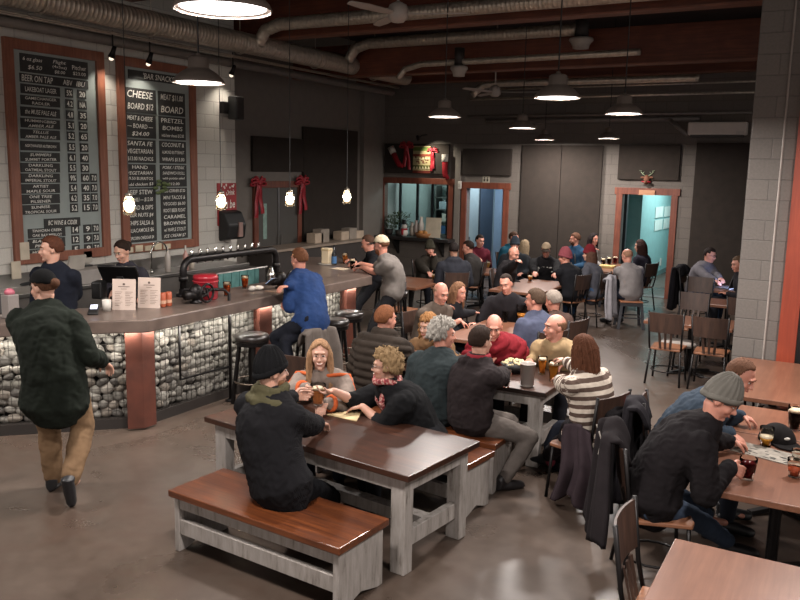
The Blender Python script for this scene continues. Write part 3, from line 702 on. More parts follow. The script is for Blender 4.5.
# woven hanging: plain patterned stand-in
t = thing('wall_hanging', 'cream and red patterned wall hanging between two red bows', 'wall hanging', (-9.95, YB-.07, 2.62))
p0 = atY(413, 173, YB-.08); p1 = atY(431, 146, YB-.08); t.location = (p0[0], YB-.08, p0[2]); w = p1[0]-p0[0]; h = p1[2]-p0[2]
m = MB(); m.bx(0, w, -.015, 0, 0, h); m.build('cloth', fabric('hanging_cream', 'a89a72'), t)
for z0, z1, cc in ((0, .07, '6d3228'), (.1, .2, '5a5a34'), (h-.12, h-.03, '5e7038'), (h-.26, h-.2, '7a3a2c')):
    m = MB(); m.bx(0, w, -.02, -.015, z0, z1); m.build('band', fabric('band_'+cc, cc), t)
m = MB(); rr = random.Random(3)
for i in range(26): m.ell((w*.5+rr.uniform(-.18, .18), -.016, h*.5+rr.uniform(-.09, .09)), (.028, .006, .02), n=8, m=5)
m.build('motif', fabric('motif_brown', '6e4a38'), t)
m = MB()
for k in range(6):
    x = w*(k+.5)/6; m.prism([(x-.035, .11), (x+.035, .11), (x, .18)], -.022, -.018, lambda a, b_, c_: (a, c_, b_))
    m.prism([(x-.035, h-.33), (x+.035, h-.33), (x, h-.27)], -.022, -.018, lambda a, b_, c_: (a, c_, b_))
m.build('triangles', fabric('tri_cream', 'c9bd98'), t)
def stocking(px, py, label, tilt):
    p = atY(px, py, YB-.1); t = thing('stocking', label, 'stocking', tuple(p), 0, 'hung stockings'); t.rotation_euler.y = tilt
    m = MB(); m.tube([(0, 0, 0), (0, 0, -.28), (.02, 0, -.38), (.1, 0, -.46)], [.07, .065, .07, .045], 10); m.build('sock', fabric('stocking_red', '8f1f27'), t, True)
    m = MB(); m.tube([(0, 0, .14), (0, 0, -.04)], [.085, .08], 12); m.build('cuff', fabric('stocking_white', 'cfc8bd'), t, True)
stocking(445, 160, 'red stocking with a white cuff hung right of the patterned hanging', 0); stocking(393, 152, 'red stocking with a tilted white cuff hung left of the patterned hanging', -.5)
# deer head with sign
p = atY(647, 180, YB-.06); t = thing('deer_head', 'small brown antlered deer head mounted over the teal-lit doorway', 'decoration', tuple(p)); t.scale = (.8, .8, .8)
DB = plain('deer_brown', '6f4632', .8)
m = MB(); m.ell((0, -.06, .02), (.08, .09, .12)); m.ell((0, -.17, -.06), (.045, .08, .05)); m.tube([(0, 0, -.06), (0, -.05, .0)], [.09, .07], 10); m.build('head', DB, t, True)
for sg in (-1, 1):
    m = MB(); m.ell((sg*.11, -.05, .07), (.06, .02, .03)); m.build('ear', DB, t, True)
    m = MB(); m.tube([(sg*.04, -.05, .11), (sg*.12, -.05, .17), (sg*.17, -.05, .22)], [.014, .012, .006], 6); m.tube([(sg*.11, -.05, .19), (sg*.07, -.06, .22)], [.011, .005], 6); m.tube([(sg*.14, -.05, .24), (sg*.21, -.06, .26)], [.01, .005], 6); m.build('antler', plain('antler', '8d9a7c', .7), t, True)
m = MB(); m.tube([(.11*math.cos(a), -.09+.05*math.sin(a), -.05) for a in np.linspace(0, 2*PI, 13)[:-1]], .025, 6, True); m.build('red_bow', plain('red_ribbon', '97202b'), t, True)
p = atY(647, 192.5, YB-.05); t = thing('door_sign', 'small pale wooden sign fixed on the lintel of the teal-lit doorway', 'sign', tuple(p))
m = MB(); m.bx(-.17, .17, -.03, 0, -.055, .055); m.build('board', wood('sign_wood', '9a6a4a', 'c09070', .6, 0), t)
p = atY(486, 181, YB-.01); t = thing('washroom_sign', 'small pale sign with two dark figures above the blue-lit doorway', 'sign', (p[0], YB, p[2]))
m = MB(); m.bx(-.09, .09, -.015, 0, -.12, .12); m.build('plate', plain('sign_cream', 'a8a18f', .5), t)
m = MB()
for x in (-.04, .04): m.ell((x, -.017, .075), (.018, .004, .02), n=8, m=6); m.bx(x-.022, x+.022, -.019, -.014, -.01, .05)
m.build('figures', plain('sign_dark', '2b2723', .6), t)
p = atY(460.5, 185, YB); t = thing('wall_sensor', 'small white motion sensor beside the blue-lit doorway', 'sensor', (p[0], YB, p[2]))
m = MB(); m.bx(-.05, .05, -.07, 0, -.1, .1); m.build('housing', M_WHITE, t, bevel=.02); m = MB(); m.bx(-.03, .03, -.075, -.069, -.05, .03); m.build('lens', plain('sensor_lens', '9a958d', .3), t)
# papers on the corridor wall
for i, (ya, yb, z_) in enumerate(((21.7, 22.6, 1.73), (22.8, 23.6, 1.71), (21.7, 22.6, 1.39), (22.8, 23.6, 1.38))):
    m = MB(); m.bx(-4.612, -4.60, ya, yb, z_-.14, z_+.14)
    tag(m.build('notice_sheet', plain('notice_paper', 'b9c6c0', .7, var=.1, nscale=3)), 'pale framed notice on the teal corridor wall, '+('upper nearer', 'upper farther', 'lower nearer', 'lower farther')[i]+' one of four', 'notice', 'framed notices in the corridor')
p = atX(661, 262, -4.60); m = MB(); m.bx(-4.62, -4.60, p[1]-.06, p[1]+.06, p[2]-.1, p[2]+.1); tag(m.build('light_switch', M_WHITE), 'small white wall plate low on the teal corridor wall', 'switch')
# air conditioner
a0 = atY(688, 122, YB-.25); a1 = atY(746, 137, YB-.25); t = thing('air_conditioner', 'pale wall-mounted air conditioner high on the right of the back wall', 'air conditioner', (a0[0], YB, a1[2]))
w = a1[0]-a0[0]; h = a0[2]-a1[2]
m = MB(); m.bx(0, w, -.25, 0, .04, h); m.build('casing', plain('ac_white', 'c5bdb4', .5, var=.04), t, bevel=.03); m = MB(); m.bx(.06, w-.06, -.24, -.03, 0, .06); m.build('louvre', plain('ac_dark', '35302e', .5), t)
m = MB(); m.bx(w-.2, w-.05, -.256, -.25, .06, .12); m.build('display_strip', M_WHITE, t)
# ------------------------------------------------------------ menu boards
def wl(px, py, X=XL+.05):
    p = atX(px, py, X); return p[1], p[2]
def menuboard(y0, y1, z0, z1, label):
    t = thing('menu_board', label, 'menu board', (XL, (y0+y1)/2, z0)); w = (y1-y0)/2; h = z1-z0; fw = .14
    m = MB(); m.bx(.0, .02, -w+.02, w-.02, .02, h-.02); m.build('backing', plain('board_grey', '8b9390', .6, var=.05), t)
    m = MB(); m.bx(0, .06, -w, -w+fw, 0, h); m.bx(0, .06, w-fw, w, 0, h); m.bx(0, .06, -w+fw, w-fw, 0, fw); m.bx(0, .06, -w+fw, w-fw, h-fw, h); m.build('frame', wood('board_frame', '6b3d2c', '935c45', .5, 2), t, bevel=.006)
    return t
B1 = menuboard(7.0, 8.63, 1.335, 4.35, 'tall framed chalk menu board listing beers, behind the bartender in navy'); B2 = menuboard(8.88, 10.54, 1.335, 4.345, 'tall framed chalk menu board listing bar snacks, right of the beer board')
trnd = random.Random(5)
def slate(t, px0, px1, py0, py1, lines, grow=None, bold=.0):
    """slate at the pixel rectangle (left edge y's) on the wall plane"""
    ya, za = wl(px0, py0); yb, _ = wl(px1, py0); _, zb = wl(px0, py1); w = yb-ya; h = za-zb
    o = Vector(((.02), (ya+yb)/2-t.location.y, (za+zb)/2-t.location.z)); m = MB(); m.bx(0, .014, -w/2, w/2, -h/2, h/2); s = m.build('slate', M_SLATE, t, loc=o)
    n = len(lines)
    for i, L in enumerate(lines):
        txt, fx, fw, fh = (L[:4] if isinstance(L, tuple) else (L, 0, .80, .58))
        zz = h*(.5-(i+.5)/n) if not isinstance(L, tuple) or len(L) < 5 else h*L[4]
        R = Matrix.Rotation(trnd.uniform(-.02, .02), 4, 'Z')
        text('lettering', txt, w*fw, h/n*fh if not isinstance(L, tuple) else h*fh, M_CHALK, s, facing((.0155, w*fx, zz), (0, 1, 0), (0, 0, 1)) @ R, bold=.004, shear=trnd.uniform(-.05, .25))
bl = 21.5
slate(B1, bl-1, 88, 52.5, 71, [('6 oz glass', -.33, .27, .26, .2), ('$6.50', -.3, .2, .26, -.22), ('Flight', .06, .2, .25, .24), ('(4x5oz)', .06, .22, .2, -.02), ('$8.00', .06, .16, .2, -.3), ('Pitcher', .36, .22, .25, .1), ('$23.00', .36, .2, .22, -.25)])
slate(B1, bl-1, 88.5, 72.5, 81.5, [('BEER ON TAP', -.26, .44, .72, 0), ('ABV', .18, .14, .6, 0), ('IBU', .38, .14, .6, 0)])
rows = [(83.2, ['LAKEBOAT LAGER'], '5%', '20', None), (94.6, ['GAMECHANGER', 'RADLER'], '4.2', 'NA', None), (106.2, ['the MUSE PALE ALE'], '4.8', '35', None), (117.6, ['HUMMINGBIRD', 'AMBER ALE'], '5.1', '20', None),
        (128.8, ['TELLUS', 'AMBER PALE ALE'], '5.2', '65', None), (140.6, ['NORTHWATER NUTBROWN'], '5.5', '20', None), (151.9, ['SUMMERS', 'SUMMIT PORTER'], '6.1', '40', None), (162.7, ['DARKLING', 'OATMEAL STOUT'], '5.5', '30', None),
        (173.4, ['DARKLING', 'IMPERIAL STOUT'], '9%', '60', '7.0'), (184.2, ['ARTIST', 'MAPLE SOUR'], '5.4', '40', '7.0'), (194.8, ['ONE TREE', 'PILSENER'], '6.2', '35', '7.0'), (205.4, ['SUNRISE', 'TROPICAL SOUR'], '5.2', '15', '7.0')]
def colrow(y, h, a, i_, c):
    ra, rb = (60.5, 71), (75.5, 84)
    dy = 2.0
    for (p0, p1), s in (((67.5, 75), a), ((80, 88), i_), ((89.2, 95.5), c)):
        if s:
            sh = (p0-bl)*.093*(1-(y-83)/115) # board rows rise or fall with perspective
            ya, za = wl(bl, y); zt = za
            yb, _ = wl(p0, 120); yc, _ = wl(p1, 120)
            _, zb = wl(bl, y+h); w = yc-yb; hh = za-zb
            m = MB(); m.bx(0, .014, -w/2, w/2, -hh/2, hh/2); sl = m.build('slate', M_SLATE, B1, loc=(.02, (yb+yc)/2-B1.location.y, (za+zb)/2-B1.location.z))
            text('lettering', s, w*.72, hh*.62, M_CHALK, sl, facing((.0155, 0, 0), (0, 1, 0), (0, 0, 1)), bold=.015)
for y, L, a, i_, c in rows:
    slate(B1, bl, 60.5, y, y+9.6, L); colrow(y, 9.4, a, i_, c)
slate(B1, 45, 81, 219, 228, ['BC WINE & CIDER'])
for y, L, a in ((229.2, ['TINHORN CREEK', 'OAK BAY MERLOT'], '14'), (239.8, ['BLACK HILLS', 'PINK ROSE'], '12'), (250.4, ['HOUSE CIDER', '$7'], '5')):
    slate(B1, 29, 66, y, y+9.6, L); colrow(y-.5, 9, a, '9', '7.0')
lx, rx = (124.3, 156.3), (160.8, 187)
slate(B2, 129, 181, 69, 78, [("'BAR SNACKS'", .08, .62, .66, 0)])
L1 = [(86.5, 111.5, ['CHEESE', 'BOARD $12']), (113, 137, ['MEAT & CHEESE', '— BOARD —', '$24.00']), (138.8, 162.5, ['SANTA FE', 'VEGETARIAN', '$13.00 NACHOS']), (164, 187.5, ['HAND', 'VEGETARIAN', '$9.50 BURRITOS', 'add chicken $3'])]
for y0, y1, T_ in L1: slate(B2, lx[0], lx[1], y0, y1, T_)
slate(B2, lx[0], lx[1], 188.5, 243.5, ['BEEF STEW', '— CHILI — $12.00', 'BREAD & DIPS', 'BEER NUTS $4', 'CHIPS SALSA &', 'GUACAMOLE $6', 'POPCORN CHEDDAR $4'])
yr = lambda y: y  # right column shares the rows of the left one
R1_ = [(86.5, 111.5, ['MEAT $11.00', 'BOARD']), (113, 137, ['PRETZEL', 'BOMBS', 'with beer cheese $12.00']), (138.8, 162.5, ['COCONUT &', 'ALMOND BUTTERNUT', 'WRAPS $13.00']), (164, 187.5, ['PORK / STEAK', 'SANDWICH ROLL', 'with potato salad', '$12.00'])]
def slate_same_row(t, yl, p0, p1, y0, y1, lines):
    ya, _ = wl(p0, 160); yb, _ = wl(p1, 160); _, za = wl(yl, y0); _, zb = wl(yl, y1); w = yb-ya; h = za-zb
    m = MB(); m.bx(0, .014, -w/2, w/2, -h/2, h/2); s = m.build('slate', M_SLATE, t, loc=(.02, (ya+yb)/2-t.location.y, (za+zb)/2-t.location.z)); n = len(lines)
    for i, L in enumerate(lines): text('lettering', L, w*.84, h/n*.56, M_CHALK, s, facing((.0155, 0, h*(.5-(i+.5)/n)), (0, 1, 0), (0, 0, 1)), bold=.004, shear=trnd.uniform(-.05, .25))
for y0, y1, T_ in R1_: slate_same_row(B2, lx[0], rx[0], rx[1], y0, y1, T_)
slate_same_row(B2, lx[0], rx[0], rx[1], 188.5, 243.5, ['KIDS CORNER $7.00', 'MINI TACOS &', 'VEGGIES $6.00', 'ROOT BEER FLOAT', 'CARAMEL', 'BROWNIE', 'w/ MAPLE STOUT', 'ICE CREAM $7'])
# holly sprig and paper tags
t = thing('holly_sprig', 'green holly sprig pinned on the snacks menu board', 'sprig', (XL+.045, *wl(161, 187)))
for k in range(9):
    a = k*2.4; m = MB(); m.ell((.012+.01*math.sin(a*3), .17*math.cos(a)*(.4+.07*k), .10*math.sin(a)*(.5+.08*k)), (.012, .055, .028)); m.build('leaf', plain('holly', '6f8040' if k % 3 else '4c5a30', .5), t, True)
for k, (px, py) in enumerate(((24, 251), (15.5, 270))):
    y, z = wl(px, py); m = MB(); m.bx(XL+.06, XL+.07, y-.07, y+.07, z-.12, z+.12); tag(m.build('paper_tag', plain('tag_paper', 'b5aa98', .8)), ('white paper tag hanging inside the lower corner of the beer board', 'white paper tag pinned on the wall just under the beer board')[k], 'tag', 'white paper tags at the beer board')
m = MB()
t = thing('card_row', 'row of small cream cards standing on the lower frame of the snacks board', 'cards', (XL+.06, *wl(145, 247)))
for k in range(5):
    m = MB(); m.bx(0, .02, -.42+k*.2, -.27+k*.2, -.06, .02+.02*(k % 2)); m.build('card', plain('card_cream', 'c0b49c', .8), t)
# christmas poster and paper-towel dispenser
ya, za = wl(221, 189, XL+.01); yb, zb = wl(237, 219, XL+.01)
t = thing('christmas_poster', 'red poster with white festive lettering on the block wall', 'poster', (XL, 11.32, 2.04)); 
m = MB(); m.bx(0, .02, -.25, .25, -.38, .38); m.build('board', plain('poster_red', '8e2a2d', .6), t)
for k, s in enumerate(('Eat, Drink', 'and be', 'Merry')): text('lettering', s, .38, .16, plain('poster_white', 'd8cfc6', .7), t, facing((.022, 0, .2-.2*k), (0, 1, .12), (0, 0, 1)), bold=.015, shear=.3)
m = MB(); rr = random.Random(2)
for k in range(16): m.ell((.022, rr.uniform(-.22, .22), rr.choice((-1, 1))*rr.uniform(.28, .36)), (.004, .02, .02), n=6, m=4)
m.build('snowflakes', plain('poster_white', 'd8cfc6', .7), t)
t = thing('towel_dispenser', 'black paper towel dispenser on the wall under the red poster', 'dispenser', (XL, 11.33, 1.38))
m = MB(); m.prism([(0, 0), (.22, .05), (.26, .3), (.16, .52), (0, .56)], -.24, .24, lambda a, b_, c_: (a, c_, b_)); m.build('housing', M_BLK, t, bevel=.03); m = MB(); m.bx(.2, .27, .02, .12, .08, .34); m.build('label_plate', plain('dispenser_label', '8a6e66', .5), t)
m = MB(); m.bx(.02, .16, -.08, .08, -.02, .03); m.build('paper_edge', M_WHITE, t)
# wall speaker
p = atX(236, 108, XL+.2); t = thing('wall_speaker', 'black bracketed loudspeaker high on the block wall edge', 'speaker', tuple(p)); m = MB(); m.bx(-.1, .1, -.11, .11, -.2, .2); m.build('cabinet', M_BLK, t, bevel=.02); m = MB(); m.bx(-.2, -.1, -.2, 0, -.1, .1); m.build('bracket', M_BLACK, t); m = MB(); m.bx(.1, .105, -.09, .09, -.18, .18); m.build('grille', plain('speaker_grille', '26211f', .8), t)
# ------------------------------------------------------------ beams, ducts, pipes, lamps
M_GLU = wood('red_brown_beam', '4c2518', '7c422b', .6, 0)
for k, (y, zb, h) in enumerate(((9.0, 5.2, .55), (11.9, 5.0, .65), (14.65, 4.63, .62), (17.2, 4.75, .5))):
    m = MB(); m.bx(XL-.0 if y < YJ else XL2, 9, y, y+.22, zb, zb+h); struct('beam_%d' % (k+1), m, M_GLU, bevel=.01)
    m = MB(); m.bx(XL if y < YJ else XL2, 9, y-.03, y+.25, zb-.025, zb); struct('trim_%d' % (20+k), m, wood('beam_flange', '5e3524', '8e5a44', .5, 0))
def duct(pts, r, name, label, pitch=.065, elbow=None, group=None, n=18):
    t = thing(name, label, 'duct', tuple(pts[0]), 0, group); o = Vector(pts[0]); m = MB()
    P = [Vector(p)-o for p in pts]; out = []; rad = []
    for a, b_ in zip(P[:-1], P[1:]):
        L = (b_-a).length; k = max(2, int(L/pitch))
        for i in range(k):
            for du, rr_ in ((0, 1), (.40, 1), (.48, 1.03), (.56, 1)):
                out.append(a+(b_-a)*((i+du)/k)); rad.append(r*rr_)
    out.append(P[-1]); rad.append(r); m.tube(out, rad, n); m.build('duct_run', M_STEEL, t, True); return t
D = duct([(-9.45, 0.5, 4.80), (-9.45, 16.9, 4.82)], .17, 'spiral_duct', 'long galvanised spiral duct running above the bar along the left wall', .075)
for y in (4.5, 7.2, 9.1, 11.1, 13.3, 15.5):
    m = MB(); m.tube([(.18*math.cos(a), y-.5, .18*math.sin(a)) for a in np.linspace(0, 2*PI, 17)[:-1]], .012, 5, True); m.tube([(0, y-.5, .18), (0, y-.5, .95)], .006, 5); m.build('hanger_strap', M_STEEL, D)
def branch(y, x0, z, x1, r, label):
    t = duct([(x0-.05, y, z-.3), (x0+.12, y, z-.08), (x0+.42, y, z), (x1, y, z)], r, 'branch_duct', label, .07, group='branch ducts under the roof beams'); return t
B_1 = branch(11.45, -9.3, 5.12, 2.2, .105, 'ribbed branch duct nearest the top edge, crossing above the ceiling fan')
B_2 = branch(14.15, -9.2, 5.17, -4.55, .105, 'ribbed branch duct ending at a round ceiling diffuser')
t = duct([(-8.0, 14.0, 4.45), (-7.85, 14.0, 4.62), (-7.5, 14.0, 4.70), (-3.4, 14.0, 4.72)], .055, 'branch_duct', 'slim branch duct passing just below the ribbed one', .2, group='branch ducts under the roof beams')
t = duct([(-7.6, 16.6, 4.35), (-7.35, 16.6, 4.55), (-7.0, 16.6, 4.58), (-2.9, 16.6, 4.55)], .07, 'branch_duct', 'farthest slim branch duct crossing before the back wall', .14, group='branch ducts under the roof beams')
def diffuser(px, py, Y_, label, r=.16):
    p = atY(px, py, Y_); t = thing('ceiling_diffuser', label, 'vent', tuple(p), 0, 'round ceiling diffusers')
    m = MB(); m.lathe([(r*.62, .45), (r*.62, .12), (r*.6, .12)], n=20); m.build('neck', plain('dark_sleeve', '2b2624', .6), t, True)
    m = MB(); m.lathe([(r*.7, .13), (r*1.05, .11), (r*1.1, .07), (r*.9, .03), (r*.75, -.02), (r*.72, -.06), (r*.3, -.07)], n=24); m.build('cone', plain('diffuser_white', '9a938b', .5), t, True)
diffuser(581, 45, 14.15, 'white round diffuser at the end of the ribbed branch duct', .19); diffuser(459, 73, 14.0, 'smaller white round diffuser under the slim branch duct', .15)
m = MB()
def pipe(pts, r, label, m_=None, n=8):
    o = Vector(pts[0]); mb = MB(); mb.tube([Vector(p)-o for p in pts], r, n); return tag(mb.build('pipe', m_ or M_GREYP, loc=o, smooth=True), label, 'pipe', 'pipes and conduits')
M_GREYP = plain('painted_pipe', '716a64', .55, .2)
pipe([(-9.80, 0, 4.53), (-9.80, 16.9, 4.49)], .075, 'grey painted pipe running below the long spiral duct')
pipe([(-9.62, 0, 4.60), (-9.62, 16.9, 4.60)], .015, 'thin upper conduit strung below the long spiral duct', M_STEEL); pipe([(-9.56, 0, 4.56), (-9.56, 16.9, 4.57)], .013, 'thin lower conduit strung below the long spiral duct', M_STEEL)
def bpipe(px0, py0, px1, py1, Y_, r, label, m_=None):
    a = atY(px0, py0, Y_); b_ = atY(px1, py1, Y_); z = (a[2]+b_[2])/2; return pipe([(a[0], Y_, z), (b_[0]+.6, Y_, z)], r, label, m_)
bpipe(470, 96, 757, 96, 17.0, .025, 'thin steel conduit on the back wall, upper of the stacked runs', M_STEEL); bpipe(500, 86, 757, 85, 17.3, .02, 'thin steel conduit crossing just above the lamps at the back', M_STEEL)
bpipe(468, 114, 757, 115, 18.1, .03, 'grey pipe high on the back wall, lower of the stacked runs'); bpipe(486, 120, 670, 120, 18.25, .05, 'pale pipe along the top of the back wall panels')
a = atY(670, 120, 18.2); b_ = atY(688, 136, 18.2); pipe([tuple(a), tuple(b_)], .045, 'short slanted pipe dropping to the air conditioner')
def pendant(x, y, label, z=3.42, power=78):
    t = thing('pendant_lamp', label, 'pendant lamp', (x, y, z), 0, 'grey dome pendant lamps')
    m = MB(); m.lathe([(.212, 0), (.216, .008), (.205, .03), (.16, .075), (.125, .10), (.095, .115), (.088, .125), (.085, .20), (.06, .215), (.02, .225), (.018, .24)], n=36, cap=False)
    m.lathe([(.208, .004), (.198, .028), (.155, .07), (.09, .11), (.02, .115)], n=36, cap=False); m.build('shade', plain('lamp_shade_bronze', '7c7169', .5, .15, var=.08), t, True)
    m = MB(); m.tube([(0, 0, .235), (0, 0, ZC-z)], .007, 6); m.build('cord', M_BLK, t)
    m = MB(); m.lathe([(.0, .012), (.19, .012), (.19, .016), (.0, .016)], n=32, cap=False); m.build('diffuser_disc', emis('lamp_glow', 'fff3ee', 5.0), t)
    area('pendant_light', (x, y, z+.008), power, .36, (1, .93, .88), shape='DISK')
for x, y, L in ((-2.53, 2.86, 'grey dome pendant lamp nearest of all, cut by the top of the photo'), (-4.93, 5.26, 'grey dome pendant lamp in front of the snacks menu board'), (-2.55, 7.46, 'grey dome pendant lamp above the second white farm table'),
                (-4.86, 9.76, 'grey dome pendant lamp in front of the wall hanging and bows'), (-2.50, 9.7, 'grey dome pendant lamp before the right part of the back wall'), (-4.87, 12.6, 'grey dome pendant lamp over the tables before the back wall'),
                (-4.55, 16.6, 'small-looking grey dome pendant lamp above the right end of the tall panels'), (-6.15, 17.3, 'small-looking grey dome pendant lamp above the left end of the tall panels')):
    pendant(x, y, L)
pendant(.1, 7.3, 'added grey dome pendant lamp, out of view, over the right-hand wooden tables', power=78); pendant(.1, 3.0, 'added grey dome pendant lamp, out of view, over the near right table', power=70)  # unseen lamps, added right of the view to light the tables there
pendant(-7.2, 2.86, 'added grey dome pendant lamp, out of view, at the near end of the bar', power=75);  # likewise an unseen lamp, added left of the view
# jar pendants
JG = glass('jar_glass', 'fff4e2', .12, 1.38)
def jar(x, y, z, label):
    t = thing('jar_pendant', label, 'pendant lamp', (x, y, z), 0, 'glass jar pendants over the bar')
    m = MB(); m.lathe([(.0, -.105), (.055, -.105), (.062, -.09), (.062, .04), (.05, .07), (.036, .085), (.036, .1)], n=20, cap=False); m.build('jar', JG, t, True)
    m = MB(); m.lathe([(.038, .085), (.04, .12), (.012, .13), (.01, .15)], n=16); m.build('lid', plain('jar_lid', '8a8378', .35, .8), t, True)
    m = MB(); m.lathe([(.0, -.075), (.02, -.07), (.034, -.045), (.036, -.02), (.026, .015), (.014, .04), (.013, .085)], n=16); m.build('bulb', emis('bulb_glow', 'ffdcae', 5.0), t, True)
    m = MB(); m.tube([(0, 0, .15), (0, 0, ZC-z)], .005, 6); m.build('cord', M_BLK, t)
    point('jar_light', (x, y, z-.0), 16, (1, .80, .55), .05)
for k, (y, L) in enumerate(((6.07, 'glowing glass jar pendant hanging before the snacks board'), (7.49, 'glowing glass jar pendant before the red poster'), (8.85, 'glowing glass jar pendant before the double door'), (10.25, 'glowing glass jar pendant before the large dark panel'))): jar(-6.7, y, 2.31, L)
# small spotlights above the boards
def spot(px, py, label):
    p = atX(px, py, -9.72); t = thing('spotlight', label, 'spotlight', tuple(p), 0, 'small spotlights above the menu boards')
    m = MB(); m.tube([(0, 0, .3), (0, 0, .02)], .012, 6); m.build('stem', M_BLACK, t); m = MB(); m.lathe([(.03, .09), (.035, .0), (.055, -.08)], axis=(.5, 0, 1), n=14); m.build('head', M_BLACK, t, True)
    m = MB(); m.ell((-.04, 0, -.09), (.035, .035, .03)); m.build('bulb', emis('spot_glow', 'ffe9cf', .8), t, True)
    l = bpy.data.lights.new('spot_light', 'SPOT'); l.energy = 16; l.spot_size = 2.0; l.spot_blend = .8; l.color = (1, .9, .78); l.shadow_soft_size = .05
    o = bpy.data.objects.new('spot_light', l); COL.objects.link(o); o.location = p+np.array([.0, 0, -.14]); d = Vector((XL, p[1], 2.2))-Vector(o.location); o.rotation_euler = d.to_track_quat('-Z', 'Y').to_euler()
spot(113, 52, 'small black spotlight between the two menu boards'); spot(150, 58, 'small black spotlight above the snacks menu board'); spot(233, 70, 'small black spotlight right of the snacks board, above the wall speaker')
# ceiling fans
def fan(px, py, d, label, rod, R_=.75, a0=.3, z=None):
    p = _C+_ray(px, py)/FPX*d; t = thing('ceiling_fan', label, 'ceiling fan', tuple(p), 0, 'white ceiling fans'); FW = plain('fan_white', '9f968e', .5, var=.05)
    m = MB(); m.lathe([(.02, .14), (.1, .1), (.12, .04), (.12, -.04), (.07, -.09), (.02, -.1)], n=24); m.build('motor', FW, t, True)
    m = MB(); m.tube([(0, 0, .13), (0, 0, ZC-p[2])], .016, 8); m.build('downrod', FW, t)
    for k in range(3):
        a = a0+k*2*PI/3; m = MB(); ca, sa = math.cos(a), math.sin(a)
        fn = lambda x, y, z_: (x*ca-y*sa, x*sa+y*ca, z_+y*.18)
        m.prism([(.1, -.03), (.2, -.06), (R_*.7, -.075), (R_, -.05), (R_+.02, 0), (R_, .03), (R_*.7, .06), (.2, .05), (.1, .03)], -.006, .006, fn); m.build('blade', FW, t)
fan(398, 14, 9.3, 'white ceiling fan just below the nearest branch duct', 1, .8, .35); fan(495, 92, 16.3, 'white ceiling fan hanging on a white rod toward the back', 1, .95, .25)

def wallspot(px, py, label):
    p = atY(px, py, YB-.55); t = thing('spotlight', label, 'spotlight', tuple(p)); m = MB(); m.tube([(0, .45, .12), (0, .2, .1), (0, 0, .02)], .012, 6); m.build('bracket', M_BLACK, t); m = MB(); m.lathe([(.03, .1), (.05, -.02)], axis=(0, -.6, 1), n=14); m.build('head', M_BLACK, t, True)
    l = bpy.data.lights.new('spot_light', 'SPOT'); l.energy = 55; l.spot_size = 1.5; l.spot_blend = .9; l.color = (1, .92, .75); l.shadow_soft_size = .04
    o = bpy.data.objects.new('spot_light', l); COL.objects.link(o); o.location = p+np.array([0, -.02, -.06]); d = Vector((p[0]+.3, YB, 2.9))-Vector(o.location); o.rotation_euler = d.to_track_quat('-Z', 'Y').to_euler()
wallspot(418, 139, 'small bracket spotlight over the patterned wall hanging')
# ------------------------------------------------------------ bar
def offset(poly, d):
    out = []; n = len(poly)
    for i in range(n):
        p = Vector(poly[i]); a = (p-Vector(poly[i-1])).normalized() if i else None; b_ = (Vector(poly[i+1])-p).normalized() if i < n-1 else None
        na = Vector((-a.y, a.x)) if a else None; nb = Vector((-b_.y, b_.x)) if b_ else None
        if na is None: v = nb*d
        elif nb is None: v = na*d
        else:
            mm = (na+nb).normalized(); v = mm*(d/max(.3, mm.dot(na)))
        out.append((p.x+v.x, p.y+v.y))
    return out
BT = [(-8.45, 3.35), (-6.09, 5.71), (-6.05, 9.95), (-7.85, 11.75)]     # front edge of the counter; inside is to the left
BAR = thing('bar_counter', 'long angled bar with a dark concrete top and stone-filled wire front', 'bar', (0, 0, 0))
inn = offset(BT, .82); m = MB(); m.prism(BT+inn[::-1], 1.07, 1.2); m.build('countertop', M_CONC, BAR, bevel=.012)
BF = offset(BT, .30); BC = offset(BT, .46); BI = offset(BT, .70)
m = MB(); m.prism(BC+BI[::-1], .0, 1.07); m.build('core', plain('bar_core', '1d1a18', .9), BAR)
m = MB(); m.prism(offset(BT, .28)+offset(BT, .40)[::-1], 0, .11); m.build('kick_plate', plain('kick_dark', '211b18', .6), BAR)
# wire mesh of the gabion front
m = MB()
for i in range(3):
    a = Vector(BF[i]); b_ = Vector(BF[i+1]); d = (b_-a); L = d.length; d.normalize(); n = int(L/.075)
    nn = Vector((d.y, -d.x))*.004
    for k in range(n+1):
        p = a+d*(L*k/n)+nn; m.bx(p.x-.0022, p.x+.0022, p.y-.0022, p.y+.0022, .11, 1.07)
    for k in range(13):
        z = .12+k*.078; m.bar((a.x+nn.x, a.y+nn.y, z), (b_.x+nn.x, b_.y+nn.y, z), .0044, .0044)
m.build('wire_mesh', plain('wire_grey', '4a4643', .4, .7), BAR)
def column(p, ang, sub=None):
    m = MB(); R = Matrix.Rotation(ang, 3, 'Z')
    m.box((p[0], p[1], .545), (.05, .24, 1.05), rot=R)
    off = R @ Vector((-.085, 0, 0)); m.box((p[0]+off.x, p[1]+off.y, .545), (.15, .03, 1.05), rot=R); return m.build('steel_column', M_CORTEN, BAR, bevel=.004)
m = MB(); p0 = offset(BT, .19)[1]
for ang in (-PI/4, 0):
    R = Matrix.Rotation(ang, 3, 'Z'); o = R @ Vector((0, .075*(1 if ang == 0 else -1), 0)); m.box((p0[0]+o.x, p0[1]+o.y, .545), (.03, .17, 1.05), rot=R)
m.build('corner_column', M_CORTEN, BAR, bevel=.004)
q = at(263, 372, .3); column((-6.24, 7.72), 0); column((-6.22, 9.62), 0)
p = offset(BT, .2)[2]
